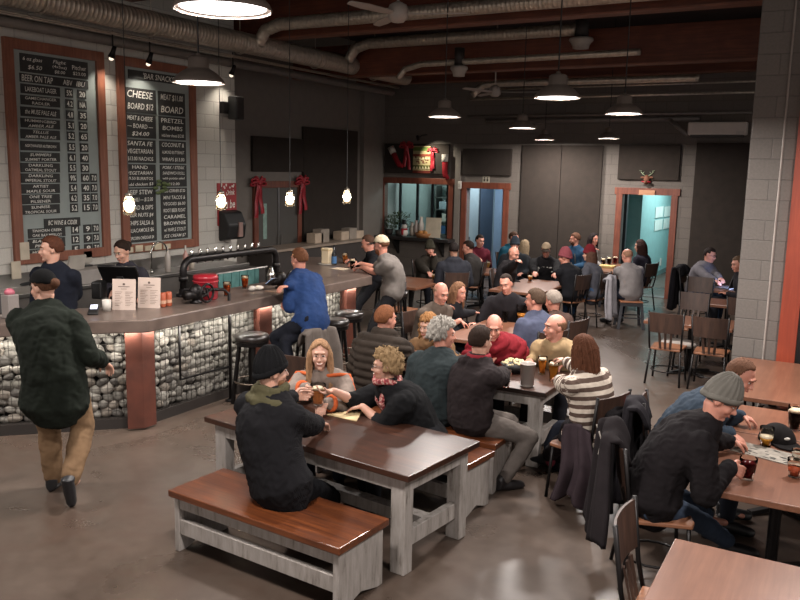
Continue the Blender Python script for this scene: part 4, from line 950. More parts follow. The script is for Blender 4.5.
# stones
def stone_mesh(k):
    r = np.random.default_rng(40+k); v, f = sph(14, 9); q_ = v*np.array([1, .8, .72]); q_ = q_*(1+.10*waves(v, 2.2, k+3, 4))[:, None]
    me = bpy.data.meshes.new('stone'); me.from_pydata([tuple(x) for x in q_], [], f); me.polygons.foreach_set('use_smooth', [True]*len(me.polygons)); return me
SM = [stone_mesh(k) for k in range(7)]
SMATS = [plain('river_stone_%s' % c, c, .75, var=.22, nscale=3.5, bump=.2, bscale=30) for c in ('77736c', '5f5b55', '8d877f', '4d4945', '6e665d')]
for k, me in enumerate(SM): me.materials.append(SMATS[k % 5])
spots = []; rr = random.Random(11)
for i in range(3):
    a = Vector(BF[i]); b_ = Vector(BF[i+1]); d = (b_-a); L = d.length; d.normalize(); nn = Vector((-d.y, d.x)); ang = math.atan2(d.y, d.x)
    z = .155; row = 0
    while z < 1.05:
        s = .03+(.06 if row % 2 else 0)
        while s < L-.04:
            w = rr.uniform(.048, .088)
            p = a+d*s+nn*(.072+rr.uniform(-.008, .012)); spots.append((p.x, p.y, z+rr.uniform(-.012, .012), w, ang, rr.uniform(-.6, .6), i)); s += w*1.72
        z += .086; row += 1
    # second row deeper fills the gaps
spots.sort(key=lambda s: (s[6] == 2, s[0]**2+s[1]**2+0*s[2]))
view = [s for s in spots if s[6] < 2 and not (s[6] == 0 and s[1] < 4.3)]
rest = [s for s in spots if s not in view]
view.sort(key=lambda s: s[0]**2+s[1]**2); rest += view[300:]; view = view[:300]
ST0 = None
for k, (x, y, z, w, ang, tl, _) in enumerate(view):
    o = bpy.data.objects.new('stone', SM[k % 7]); COL.objects.link(o); o.location = (x, y, z); o.rotation_euler = (tl*.4, tl, ang+(PI if k % 2 else 0)); o.scale = (w, .06, w*(.62+.3*((k*7) % 5)/4)/.72)
    tag(o, 'rounded grey stone packed behind the wire mesh of the bar front', 'stone', 'grey stones in the bar front')
m = MB()
for k, (x, y, z, w, ang, tl, _) in enumerate(rest):
    R = Matrix.Rotation(ang, 3, 'Z') @ Matrix.Rotation(tl, 3, 'Y'); me = SM[k % 7]
    m.add([Vector((x, y, z))+R @ Vector((v.co.x*w, v.co.y*.06, v.co.z*w*1.14)) for v in me.vertices], [tuple(p.vertices) for p in me.polygons])
o = m.build('stones', SMATS[0], smooth=True); tag(o, 'mass of smaller-looking grey stones filling the far end of the bar front', 'stones', kind='stuff')
# under-counter strip light
for i in range(3):
    a = Vector(offset(BT, .13)[i]); b_ = Vector(offset(BT, .13)[i+1]); d = b_-a; L = d.length-.1; c = (a+b_)/2
    m = MB(); m.box((c.x, c.y, 1.06), (L, .03, .014), rz=math.atan2(d.y, d.x)); m.build('strip_light', emis('strip_glow', 'fff4e6', 2.0), BAR)
    l = area('strip_light', (c.x, c.y, 1.045), 22*L/4, L, (1, .95, .86), size_y=.05); l.rotation_euler = (0, 0, math.atan2(d.y, d.x)); 
    d2 = Vector((-d.y, d.x)).normalized(); zv = -Vector((d2.x*.55, d2.y*.55, -1)).normalized(); xv = Vector((d.x, d.y, 0)).normalized(); yv = zv.cross(xv); l.rotation_euler = Matrix((xv, yv, zv)).transposed().to_euler()
# service rail of black pipe in front of the bar
t = thing('service_rail', 'black pipe rail standing in front of the bar beside the red bucket', 'rail', (0, 0, 0))
p0 = np.array([-6.35, 6.1, 1.22]); zt = 1.36
a = at(205, 286, 1.30); b_ = at(229, 292, 1.30); c_ = at(232, 352, .55)
X0, Y0 = b_[0], b_[1]
m = MB(); m.tube([(-6.62, Y0-.35, 1.25), (-6.6, Y0-.34, 1.34), (X0-.05, Y0-.03, 1.33), (X0, Y0, 1.28), (X0, Y0, .02)], .018, 10); m.build('rail_pipe', M_BLACK, t, True)
m = MB(); m.tube([(X0, Y0, .42), (X0-.05, Y0-.75, .42), (X0-.05, Y0-.75, 1.07)], .015, 8); m.build('lower_pipe', M_BLACK, t, True)
m = MB(); m.lathe([(.06, 0), (.06, .02), (.02, .03)], c=(X0, Y0, 0)); m.build('foot_flange', M_BLACK, t)
# back-bar counter and sink
t = thing('back_bar', 'grey back-bar counter under the menu boards', 'counter', (0, 0, 0))
m = MB(); m.bx(XL+.01, -9.42, 3.6, 11.2, .0, .98); m.build('cabinet', plain('backbar_grey', '4d4844', .6), t); m = MB(); m.bx(XL+.005, -9.38, 3.6, 11.2, .98, 1.03); m.build('worktop', M_STAINLESS, t, bevel=.006)
m = MB(); m.bx(XL+.005, XL+.03, 3.6, 11.2, 1.03, 1.22); m.build('splashback', M_STAINLESS, t)
# draft tower of black pipe
a = at(173, 302, 1.2); zt = 1.62; X_ = -6.86
t = thing('draft_tower', 'arched black pipe draft tower standing on the bar', 'beer tap', (0, 0, 0))
y0 = atX(183, 262, X_)[1]; y1 = atX(276, 248, X_)[1]
def arc(cy, cz, r, a0, a1, n=7): return [(X_, cy+r*math.cos(q_), cz+r*math.sin(q_)) for q_ in np.linspace(a0, a1, n)]
m = MB(); m.tube([(X_, y0, 1.2), (X_, y0, 1.48)]+arc(y0+.13, 1.50, .13, PI, PI/2)+arc(y1-.13, 1.50, .13, PI/2, 0)+[(X_, y1, 1.2)], .043, 16); m.build('pipe_arch', M_BLACK, t, True)
for y in (y0, y1):
    m = MB(); m.lathe([(.09, 0), (.09, .03), (.055, .035), (.055, .09)], c=(X_, y, 1.2), n=20); m.build('flange', M_BLACK, t, True)
    m = MB(); m.lathe([(.056, 0), (.056, .06)], c=(X_, y, 1.38), n=20); m.build('coupling', M_BLACK, t, True)
for k in range(10):
    y = y0+.25+k*(y1-y0-.5)/9; m = MB(); m.tube([(X_-.06, y, 1.62), (X_-.14, y, 1.62), (X_-.15, y, 1.55)], .012, 8); m.lathe([(.008, 0), (.018, .02), (.02, .09), (.01, .1)], c=(X_-.1, y, 1.63), n=10); m.build('faucet', M_CHROME, t, True)
def valve(x, y, z, label):
    t = thing('gate_valve', label, 'valve', (x, y, 1.2), 0, 'black gate valves on the bar')
    m = MB(); m.tube([(0, -.16, .1), (0, .16, .1)], .05, 12); m.ell((0, 0, .12), (.08, .085, .1)); m.lathe([(.07, 0), (.07, .02), (.045, .03), (.045, .1)], c=(0, 0, 0), n=16); m.build('body', M_BLACK, t, True)
    m = MB(); m.tube([(0, 0, .12), (.16, 0, .13)], .018, 8); m.build('stem', M_BLACK, t, True)
    m = MB(); m.tube([(.17, .10*math.cos(q_), .13+.10*math.sin(q_)) for q_ in np.linspace(0, 2*PI, 21)[:-1]], .014, 8, True)
    for q_ in range(4): m.tube([(.17, 0, .13), (.17, .1*math.cos(q_*PI/2+.4), .13+.1*math.sin(q_*PI/2+.4))], .009, 6)
    m.build('handwheel', M_BLACK, t, True)
p = at(196, 303, 1.2); valve(p[0], p[1], 1.2, 'black gate valve with handwheel left of the red bucket'); p = at(287, 289, 1.2); valve(p[0]-.1, p[1], 1.2, 'black gate valve with handwheel by the man in the blue jacket')
# things on the bar
def drinkmat(n, c): return glass(n, c, .05, 1.12) if 0 else plain(n, c, .15, var=.1)
def pint(x, y, z, label, beer='8a3a14', h=.165, r=.046, fill=.8, foam=True, group=None, name='beer_glass', tint='f2eee8'):
    t = thing(name, label, 'glass', (x, y, z), 0, group)
    m = MB(); m.lathe([(.0, .004), (r*.72, .004), (r*.74, 0), (r*.8, h*.3), (r*1.0, h*.8), (r*1.02, h), (r*.97, h), (r*.94, h*.8), (r*.7, .014), (0, .014)], n=20, cap=False); m.build('glass', glass('clear_glass', tint, .02, 1.1), t, True)
    if fill:
        m = MB(); m.lathe([(.0, .016), (r*.69, .016), (r*.75, h*.3), (r*.92, h*fill*.98), (0, h*fill)], n=20, cap=False); m.build('beer', plain('beer_'+beer, beer, .12, var=.1, Transmission_Weight=.12, IOR=1.2), t, True)
        if foam: m = MB(); m.lathe([(0, h*fill), (r*.92, h*fill), (r*.95, h*(fill+.09)), (0, h*(fill+.1))], n=20, cap=False); m.build('foam', plain('beer_foam', 'd9cbb2', .8), t, True)
    return t
def on(px, py, z): p = at(px, py, z); return p[0], p[1], z
pint(*on(227, 296, 1.2), 'amber pint standing on the bar nearest the service rail', 'a5461a', .17); pint(*on(245, 288.5, 1.2), 'amber pint standing on the bar left of the phone', '9c4018', .17)
pint(*on(345, 263.5, 1.2), 'pale orange pint before the man in the black shirt', 'b8703a', .17); pint(*on(352.5, 269, 1.2), 'nearly black pint in the hand of the bearded man at the bar', '1c100c', .16)
t = thing('milk_glass', 'tall cream-coloured carton standing in a plate on the bar', 'carton', on(327, 264, 1.2)); m = MB(); m.bx(-.07, .07, -.06, .06, .012, .26); m.build('carton', plain('carton_cream', 'cdbb9d', .6, var=.06), t, bevel=.008); m = MB(); m.bx(-.072, .072, -.062, .062, .215, .24); m.build('band', plain('carton_band', 'b5a07c', .6), t)
t2 = thing('plate', 'white round plate under the cream carton on the bar', 'plate', on(327, 264.3, 1.2)); m = MB(); m.lathe([(0, .0), (.09, .0), (.15, .012), (.148, .016), (.09, .006), (0, .006)], n=28, cap=False); m.build('dish', M_WHITE, t2, True); t.location.z += .0
t = thing('beer_bottle', 'dark bottle with a blue label standing on the bar', 'bottle', on(334, 265, 1.2)); m = MB(); m.lathe([(0, 0), (.04, 0), (.042, .02), (.042, .17), (.018, .24), (.015, .31), (0, .31)], n=18, cap=False); m.build('bottle', plain('bottle_dark', '17181b', .12), t, True); m = MB(); m.lathe([(.0435, .03), (.0435, .14)], n=18, cap=False); m.build('label_band', plain('label_blue', '3a5f86', .5), t, True)
t = thing('napkin', 'pale paper napkin lying on the bar by the dark pint', 'napkin', on(340, 269, 1.2)); m = MB(); m.bx(-.12, .12, -.1, .1, .001, .008); m.build('sheet', plain('napkin_cream', 'bfae98', .9), t)
for k, (px, py) in enumerate(((252, 291), (259, 290))):
    m = MB(); r_ = np.random.default_rng(k); v, f = sph(14, 9); m.add(v*np.array([.06, .05, .03])*(1+.25*waves(v, 3, k, 4))[:, None]+np.array([0, 0, .03]), f); o = m.build('crumpled_napkin', plain('tissue', 'c4bcb2', .9), loc=on(px, py, 1.2)); tag(o, ('crumpled white napkin on the bar beside the amber pint', 'crumpled white napkin on the bar nearer the phone')[k], 'napkin', 'crumpled napkins on the bar')
t = thing('cocktail_shaker', 'metal cocktail shaker on the bar behind the phone', 'shaker', on(271, 285, 1.2)); m = MB(); m.lathe([(0, 0), (.045, 0), (.055, .13), (.05, .15), (.03, .2), (.022, .21), (.02, .24), (0, .245)], n=20, cap=False); m.build('body', M_CHROME, t, True)
m = MB(); m.bx(-.17, .17, -.1, .1, .002, .01); tag(m.build('coaster_tray', plain('tray_brown', '6d5646', .7), loc=on(280, 292, 1.2)), 'flat brown menu card lying on the bar under the phone hand', 'card')
t = thing('bucket', 'red lidded bucket standing on the bar', 'bucket', on(206, 299, 1.2)); m = MB(); m.lathe([(0, 0), (.125, 0), (.135, .02), (.14, .24), (.145, .245), (.145, .265), (.13, .285), (0, .29)], n=28, cap=False); m.build('tub', plain('bucket_red', '8f1a26', .35, var=.06), t, True); m = MB(); m.tube([(.146*math.cos(q_), .146*math.sin(q_), .215) for q_ in np.linspace(0, 2*PI, 25)[:-1]], .006, 6, True); m.build('rim', plain('bucket_rim', 'a8333c', .4), t, True)
def menu(px, py, ang, label):
    t = thing('menu_stand', label, 'menu', on(px, py, 1.2), ang, 'white menus standing on the bar'); m = MB(); m.box((0, 0, .165), (.245, .012, .33)); cd_ = m.build('card', plain('menu_paper', 'b9a79c', .6, var=.04), t); cd_.rotation_euler.x = -.12
    m = MB(); m.box((0, .05, .012), (.2, .1, .02)); m.build('stand_foot', M_BLK, t)
    ink = plain('menu_ink', '5c4f48', .8); base = Matrix.Rotation(-.12, 4, 'X'); 
    m = MB(); m.ell((0, -.0075, .275), (.014, .003, .013), n=10, m=6)
    for k in range(9):
        for sx in (-.055, .055): m.bx(sx-.04, sx+.04-.015*(k % 3), -.0085, -.0055, .19-k*.018, .1935-k*.018)
    m.bx(-.06, .06, -.0085, -.0055, .245, .252); m.bx(-.03, .03, -.0085, -.0055, .222, .226); m.build('print', ink, cd_)
menu(124, 310, math.radians(30), 'white menu sheet standing on the bar, left of the pair'); menu(149, 308, math.radians(26), 'white menu sheet standing on the bar, right of the pair')
t = thing('till_screen', 'black touchscreen till tilted toward the woman behind the bar', 'till', on(117, 300, 1.2), math.radians(30)); m = MB(); m.box((0, .12, .28), (.44, .03, .30), rot=Matrix.Rotation(.75, 3, 'X')); m.build('screen_back', M_BLK, t, bevel=.012); m = MB(); m.box((.02, .135, .31), (.34, .004, .09), rot=Matrix.Rotation(.75, 3, 'X')); m.build('label_panel', plain('till_grey', '6d6a68', .3), t)
m = MB(); m.bx(-.1, .1, .05, .3, 0, .03); m.bx(-.04, .04, .12, .2, .02, .26); m.build('stand', M_BLK, t, bevel=.01)
m = MB(); m.bx(-.30, -.18, .02, .22, .0, .2); m.build('receipt_printer', M_BLK, t, bevel=.02)
t = thing('card_reader', 'small black card reader with a lit blue screen on the bar', 'card reader', on(94, 314, 1.2), math.radians(40)); m = MB(); m.box((0, 0, .04), (.10, .17, .045), rot=Matrix.Rotation(.5, 3, 'X')); m.build('body', M_BLK, t, bevel=.01); m = MB(); m.box((0, .012, .072), (.07, .07, .004), rot=Matrix.Rotation(.5, 3, 'X')); m.build('screen', emis('screen_blue', '2a6fd0', .6), t)
t = thing('tip_cup', 'small white cup with dark print beside the menus', 'cup', on(107, 311, 1.2)); m = MB(); m.lathe([(0, 0), (.042, 0), (.048, .12), (.044, .12), (.038, .01), (0, .01)], n=20, cap=False); m.build('cup', M_WHITE, t, True)
for k, (px, py) in enumerate(((163, 307), (169, 306))):
    t = thing('drink_can', ('orange drink can standing right of the menus', 'orange drink can standing right of the menus, farther from them')[k], 'can', on(px, py, 1.2), 0, 'orange drink cans on the bar'); m = MB(); m.lathe([(0, 0), (.028, 0), (.034, .01), (.034, .15), (.028, .16), (0, .158)], n=20, cap=False); m.build('can', plain('can_orange', 'a05238', .4), t, True); m = MB(); m.lathe([(.0345, .04), (.0345, .075)], n=20, cap=False); m.build('label_band', plain('can_cream', 'b9927a', .5), t, True)
# left end of the bar: jars and caddy
t = thing('straw_caddy', 'clear caddy with pink lid at the left end of the bar', 'caddy', on(11, 318, 1.2)); m = MB(); m.bx(-.06, .06, -.06, .06, 0, .24); m.build('box', plain('caddy_grey', '7b7470', .4), t, bevel=.01); m = MB(); m.ell((.0, 0, .26), (.05, .05, .04)); m.build('lid', plain('caddy_pink', 'a85a68', .5), t, True)
t = thing('tablet_stand', 'dark tablet on a white stand at the left end of the bar', 'tablet', on(3, 316, 1.2), .5); m = MB(); m.box((0, 0, .12), (.15, .02, .2), rot=Matrix.Rotation(-.3, 3, 'X')); m.build('tablet', M_BLK, t, bevel=.01); m = MB(); m.bx(-.06, .06, -.02, .1, 0, .05); m.build('stand', M_WHITE, t)
# back-bar things
def bb(px, py, x=-9.68): p = atX(px, py, x); return p
t = thing('sink_faucet', 'tall arched chrome faucet behind the bar', 'faucet', (-9.6, bb(160, 262, -9.6)[1], 1.03)); m = MB(); m.tube([(0, -.18, 0), (0, -.18, .32)]+[(0, -.18+.17*(1-math.cos(q_)), .32+.17*math.sin(q_)) for q_ in np.linspace(.2, PI, 9)]+[(0, .16, .2)], .014, 8); m.build('spout', M_CHROME, t, True); m = MB(); m.lathe([(.03, 0), (.03, .05), (.015, .06)], c=(0, -.18, 0)); m.build('base', M_CHROME, t, True)
def bottle(px, x, c, label, h=.3, r=.045):
    p = atX(px, 275, x); t = thing('squeeze_bottle', label, 'bottle', (x, p[1], 1.03), 0, 'bottles on the back bar'); m = MB(); m.lathe([(0, 0), (r, 0), (r, h*.6), (r*.4, h*.75), (r*.35, h*.8), (0, h*.8)], n=16, cap=False); m.build('body', plain('bottle_'+c, c, .35), t, True); m = MB(); m.lathe([(r*.4, h*.8), (r*.3, h), (0, h)], n=12, cap=False); m.build('cap', M_WHITE, t, True)
bottle(168, -9.6, 'b5aca4', 'white pump bottle beside the arched faucet', .42); bottle(186, -9.55, 'b88a80', 'pinkish soap bottle behind the draft tower', .4); bottle(192, -9.6, 'c0b6a8', 'small cream jar behind the draft tower', .24); bottle(64, -9.6, '9a948c', 'grey bottle between the two bartenders', .34)
t = thing('glass_rack', 'pale plastic rack on the back bar between the two bartenders', 'rack', (-9.62, bb(85, 283)[1], 1.03)); 
m = MB(); m.bx(-.16, .16, -.3, .3, 0, .2); m.build('tray', plain('rack_pale', '8b8580', .5), t, bevel=.01); m = MB(); m.box((0, -.18, .3), (.03, .28, .22), rot=Matrix.Rotation(.3, 3, 'Y')); m.build('paper', plain('rack_paper', 'a8a198', .8), t)
p = bb(87, 262, -9.95); t = thing('wall_phone', 'small dark wall box with a pale label above the rack', 'box', (XL, p[1], p[2]-.1)); m = MB(); m.bx(0, .09, -.08, .08, -.14, .06); m.build('box', M_BLK, t, bevel=.01); m = MB(); m.bx(0, .06, -.06, .09, .09, .26); m.build('label_plate', plain('label_pale', 'a39d93', .7), t)
p = bb(219, 272, -9.4); t = thing('stainless_sink', 'stainless steel sink unit behind the bar holding teal cloths', 'sink', (-9.3, p[1], 0)); m = MB(); m.bx(-.12, .3, -.75, .75, 0, .98); m.build('cabinet', plain('sink_dark', '3b3836', .5), t); m = MB(); m.tube([(.32, -.75, .99), (.32, .75, .99)], .02, 8); m.build('rim', M_STAINLESS, t)
m = MB(); m.bx(.30, .335, -.5, .5, .45, .97)
ys = np.linspace(-.5, .5, 11); m = MB()
for k in range(10): m.bx(.33, .345+.012*(k % 2), ys[k], ys[k+1], .52+.03*((k*7) % 3), .985)
tag(m.build('teal_cloths', fabric('teal_cloth', '6a9a96'), loc=(-9.3, p[1], 0)), 'teal striped cloths hanging on the sink front behind the bar', 'cloth')
# far ledge items behind the bar end
t = thing('side_counter', 'pale service ledge behind the far end of the bar', 'counter', (0, 0, 0)); a = at(305, 254, 1.1); m = MB(); m.bx(-10.9, -10.3, 13.0, 16.8, 0, 1.0); m.build('cabinet', plain('ledge_dark', '3a3431', .6), t); m = MB(); m.bx(-10.92, -10.25, 12.95, 16.85, 1.0, 1.05); m.build('worktop', plain('ledge_pale', '8f8072', .5), t)
for k, px in enumerate((315, 321, 341, 349, 356)):
    p = atX(px, 250, -10.6); m = MB(); m.bx(-.12, .12, -.16, .16, 0, (.22, .3, .2, .26, .18)[k]); tag(m.build('takeaway_box', plain('takeaway_%d' % (k % 2), ('b3a08c', '8f8478')[k % 2], .7), loc=(-10.6, p[1], 1.05), bevel=.01), ('low pale box on the service ledge, first from the left', 'tall tan box on the service ledge left of the cream carton', 'pale box on the service ledge right of the blue-labelled bottle', 'tan box on the service ledge behind the orange pint', 'low pale box on the service ledge by the man in black')[k], 'box', 'boxes on the service ledge')
# servery counter with things
t = thing('servery_ledge', 'dark ledge of the servery window in the back wall', 'counter', (0, 0, 0)); m = MB(); m.bx(-10.98, -8.75, YB-.45, YB+.85, .94, 1.02); m.build('slab', plain('ledge_black', '262322', .35), t, bevel=.01)
for x in (-10.4, -9.1):
    m = MB(); m.prism([(0, 0), (-.38, 0), (0, -.4)], x-.03, x+.03, lambda a_, b2, c2: (c2, YB+a_-.001, .94+b2)); m.build('bracket', M_BLK, t)
p = atY(404, 238, YB-.3); t = thing('snowman', 'small white snowman with a dark hat and red scarf on the servery ledge', 'snowman', (p[0], YB-.3, 1.02)); m = MB(); m.ell((0, 0, .1), (.1, .1, .1)); m.ell((0, 0, .26), (.07, .07, .075)); m.build('body', M_WHITE, t, True); m = MB(); m.lathe([(.09, .32), (.09, .335), (.055, .335), (.055, .43), (0, .43)], n=16, cap=False); m.build('hat', M_BLK, t, True); m = MB(); m.tube([(.065*math.cos(q_), .065*math.sin(q_), .19) for q_ in np.linspace(0, 2*PI, 13)[:-1]], .024, 6, True); m.bx(-.03, .03, -.11, -.08, .05, .19); m.build('scarf', plain('scarf_red', '8e1f26', .8), t, True)
def bush(px, x_y, label, n, w, h, cols):
    p = atY(px, 240, x_y); t = thing('potted_plant', label, 'plant', (p[0], x_y, 1.02)); m = MB(); m.lathe([(0, 0), (.09, 0), (.11, .14), (0, .14)], n=16, cap=False); m.build('pot', plain('pot_dark', '2d2825', .7), t, True); rr = random.Random(px); m = MB()
    for k in range(n):
        a = rr.uniform(0, 2*PI); u = rr.random()**.5; x, y, z = math.cos(a)*u*w, math.sin(a)*u*w*.5, .14+rr.random()*h; d = Vector((math.cos(a), math.sin(a)*.6, rr.uniform(-.1, .9))).normalized()*rr.uniform(.06, .12); s = d.cross(Vector((0, 0, 1))).normalized()*.022
        P_ = Vector((x, y, z)); m.add([P_-s*.3, P_+d*.5-s, P_+d, P_+d*.5+s, P_+d*.5+Vector((0, 0, .012))], [(0, 1, 4), (1, 2, 4), (2, 3, 4), (3, 0, 4), (0, 3, 2, 1)])
    m.build('foliage', plain('leaf_'+cols, cols, .6, var=.3), t)
bush(399, YB-.05, 'bushy evergreen plant on the servery ledge behind the snowman', 240, .34, .42, '3e4d33'); bush(389, YB+.1, 'small dark plant at the left end of the servery ledge', 120, .2, .34, '37422f')
p = atY(425, 237, YB-.2); t = thing('bread_basket', 'low basket of golden rolls on the servery ledge', 'basket', (p[0], YB-.2, 1.02)); m = MB(); m.lathe([(0, 0), (.2, 0), (.27, .12), (.26, .12), (.19, .02), (0, .02)], n=22, cap=False); m.build('basket', plain('wicker', '8a5c34', .8, var=.3, nscale=40), t, True)
for k in range(6):
    m = MB(); m.ell((.13*math.cos(k*1.05), .11*math.sin(k*1.05), .13), (.08, .06, .05)); o = m.build('bread_roll', plain('bread', 'b27a3e', .7), smooth=True, loc=t.location); tag(o, 'golden roll heaped in the basket on the servery ledge', 'bread', 'rolls in the servery basket')
for k, (px, c, hh) in enumerate(((412, 'a89c90', .34), (416, '8d8078', .4), (431, '9a8f86', .42), (421, 'b5ada4', .5))):
    p = atY(px, 235, YB+.15); t = thing('jar', ('pale jar beside the evergreen plant on the ledge', 'grey jar beside the evergreen plant on the ledge', 'pale bottle behind the bread basket, right one', 'tall pale bottle behind the bread basket')[k], 'jar', (p[0], YB+.15, 1.02), 0, 'jars on the servery ledge'); m = MB(); m.lathe([(0, 0), (.07, 0), (.075, hh*.6), (.04, hh*.8), (.04, hh), (0, hh)], n=16, cap=False); m.build('body', plain('jar_'+c, c, .25), t, True)
p = atY(433, 237, YB-.3); t = thing('notice_card', 'cream notice card with two lines standing on the servery ledge', 'card', (p[0], YB-.3, 1.02)); m = MB(); m.box((0, 0, .27), (.42, .02, .5), rot=Matrix.Rotation(-.1, 3, 'X')); m.build('card', plain('card_cream2', 'b6aa95', .7), t); m = MB(); m.bx(-.16, .16, -.03, -.012, .38, .43); m.bx(-.16, -.02, -.03, -.012, .28, .32); o = m.build('print', plain('card_ink', '4a423b', .8), t); o.rotation_euler.x = -.1
# ------------------------------------------------------------ furniture
WT = wood('dark_table_top', '20110b', '4e2c1c', .42, 0, plank=.15, coat=.18); WB = wood('bench_top', '371a0f', '77401f', .36, 0, plank=.14, coat=.4)
def distressed(name):
    if name in _mats: return _mats[name]
    b = NB(name); v = b.coord((7, 7, 1.2)); v2 = b.coord(); f = b.noise(v, 3.2, 6, .65); g = b.noise(v2, 5, 3)
    c = b.ramp(f, [(.30, hexc('5a514a')), (.42, hexc('8a837d')), (.7, hexc('a59e99'))]); b.set(**{'Base Color': b.mix(b.ramp(g, [(.45, (0, 0, 0, 1)), (.7, (.5, .5, .5, 1))]), c, hexc('8b8580')), 'Roughness': .7}); b.bump(f, .3, .005); _mats[name] = b.m; return b.m
WW = distressed('whitewashed_wood')
def farm_table(loc, L, W, H, label, rot=0):
    t = thing('farm_table', label, 'table', loc, math.radians(rot), 'whitewashed farm tables')
    m = MB(); m.bx(-L/2, L/2, -W/2, W/2, H-.045, H); m.build('tabletop', WT, t, bevel=.006)
    m = MB(); a, b_ = L/2-.07, W/2-.06; m.bx(-a, a, -b_, -b_+.035, H-.155, H-.045); m.bx(-a, a, b_-.035, b_, H-.155, H-.045); m.bx(-a, -a+.035, -b_, b_, H-.155, H-.045); m.bx(a-.035, a, -b_, b_, H-.155, H-.045); m.build('apron', WW, t, bevel=.004)
    for sx in (-1, 1):
        for sy in (-1, 1):
            m = MB(); m.bx(sx*(a-.055)-.06, sx*(a-.055)+.06, sy*(b_-.045)-.05, sy*(b_-.045)+.05, 0, H-.05); m.build('leg', WW, t, bevel=.006)
        m = MB(); m.bx(sx*(a-.055)-.03, sx*(a-.055)+.03, -b_+.1, b_-.1, .17, .29); m.build('end_stretcher', WW, t, bevel=.004)
    m = MB(); m.bx(-a+.08, a-.08, -.05, .05, .19, .28); m.build('stretcher', WW, t, bevel=.004); return t
def bench(loc, L, W, H, label, rot=0):
    t = thing('farm_bench', label, 'bench', loc, math.radians(rot), 'whitewashed farm benches'); m = MB(); m.bx(-L/2, L/2, -W/2, W/2, H-.05, H); m.build('seat', WB, t, bevel=.007)
    for sx in (-1, 1):
        m = MB(); x = sx*(L/2-.05); m.prism([(-W/2+.03, H-.05), (W/2-.03, H-.05), (W/2-.03, 0), (W/2-.09, .0), (0, .05), (-W/2+.09, 0), (-W/2+.03, 0)], x-.022, x+.022, lambda a, b_, c_: (c_, a, b_)); m.build('end_panel', WW, t, bevel=.004)
    for sy in (-1, 1): m = MB(); m.bx(-L/2+.07, L/2-.07, sy*(W/2-.06)-.016, sy*(W/2-.06)+.016, H-.14, H-.05); m.build('apron', WW, t)
    m = MB(); m.bx(-L/2+.07, L/2-.07, -W/2+.04, -W/2+.085, .13, .24); m.build('stretcher', WW, t, bevel=.004); return t
farm_table((-3.36, 5.03, 0), 2.03, .91, .75, 'whitewashed farm table with a dark top where the beer glasses are being clinked', -7); farm_table((-3.38, 7.35, 0), 2.10, .9, .75, 'whitewashed farm table between the red jacket and the striped sweater')
bench((-3.3, 4.18, 0), 1.54, .54, .46, 'whitewashed bench with reddish seat under the person in the black beanie', -4.2); bench((-3.28, 5.86, 0), 1.66, .46, .46, 'whitewashed bench under the two women raising glasses', -7); bench((-3.32, 6.36, 0), 1.68, .48, .46, 'whitewashed bench under the man in the black hoodie with grey trousers'); bench((-3.2, 8.12, 0), 1.9, .46, .46, 'whitewashed bench under the bald man in the red puffer')
# cafe tables
WO = wood('orange_table_top', '603c2b', '7c5440', .38, 1, coat=.25); WOe = wood('table_edge', '5a3524', '7a4a33', .5, 0)
def cafe_table(x0, x1, y0, y1, label, z=.74, ped=None, name='cafe_table'):
    cx, cy = (x0+x1)/2, (y0+y1)/2; t = thing(name, label, 'table', (cx, cy, 0), 0, 'wood-topped cafe tables'); L, W = x1-x0, y1-y0
    m = MB(); m.bx(-L/2, L/2, -W/2, W/2, z-.045, z); m.build('tabletop', WO, t, bevel=.006)
    for dx, dy in (ped or [(0, 0)]):
        m = MB(); m.tube([(dx, dy, .04), (dx, dy, z-.06)], .04, 12); m.box((dx, dy, z-.055), (.34, .34, .02)); m.build('pedestal', M_BLACK, t)
        m = MB()
        for k in range(4):
            a = k*PI/2+PI/4; m.bar((dx, dy, .045), (dx+.33*math.cos(a), dy+.33*math.sin(a), .018), .05, .035)
        m.build('base', M_BLACK, t)
    return t
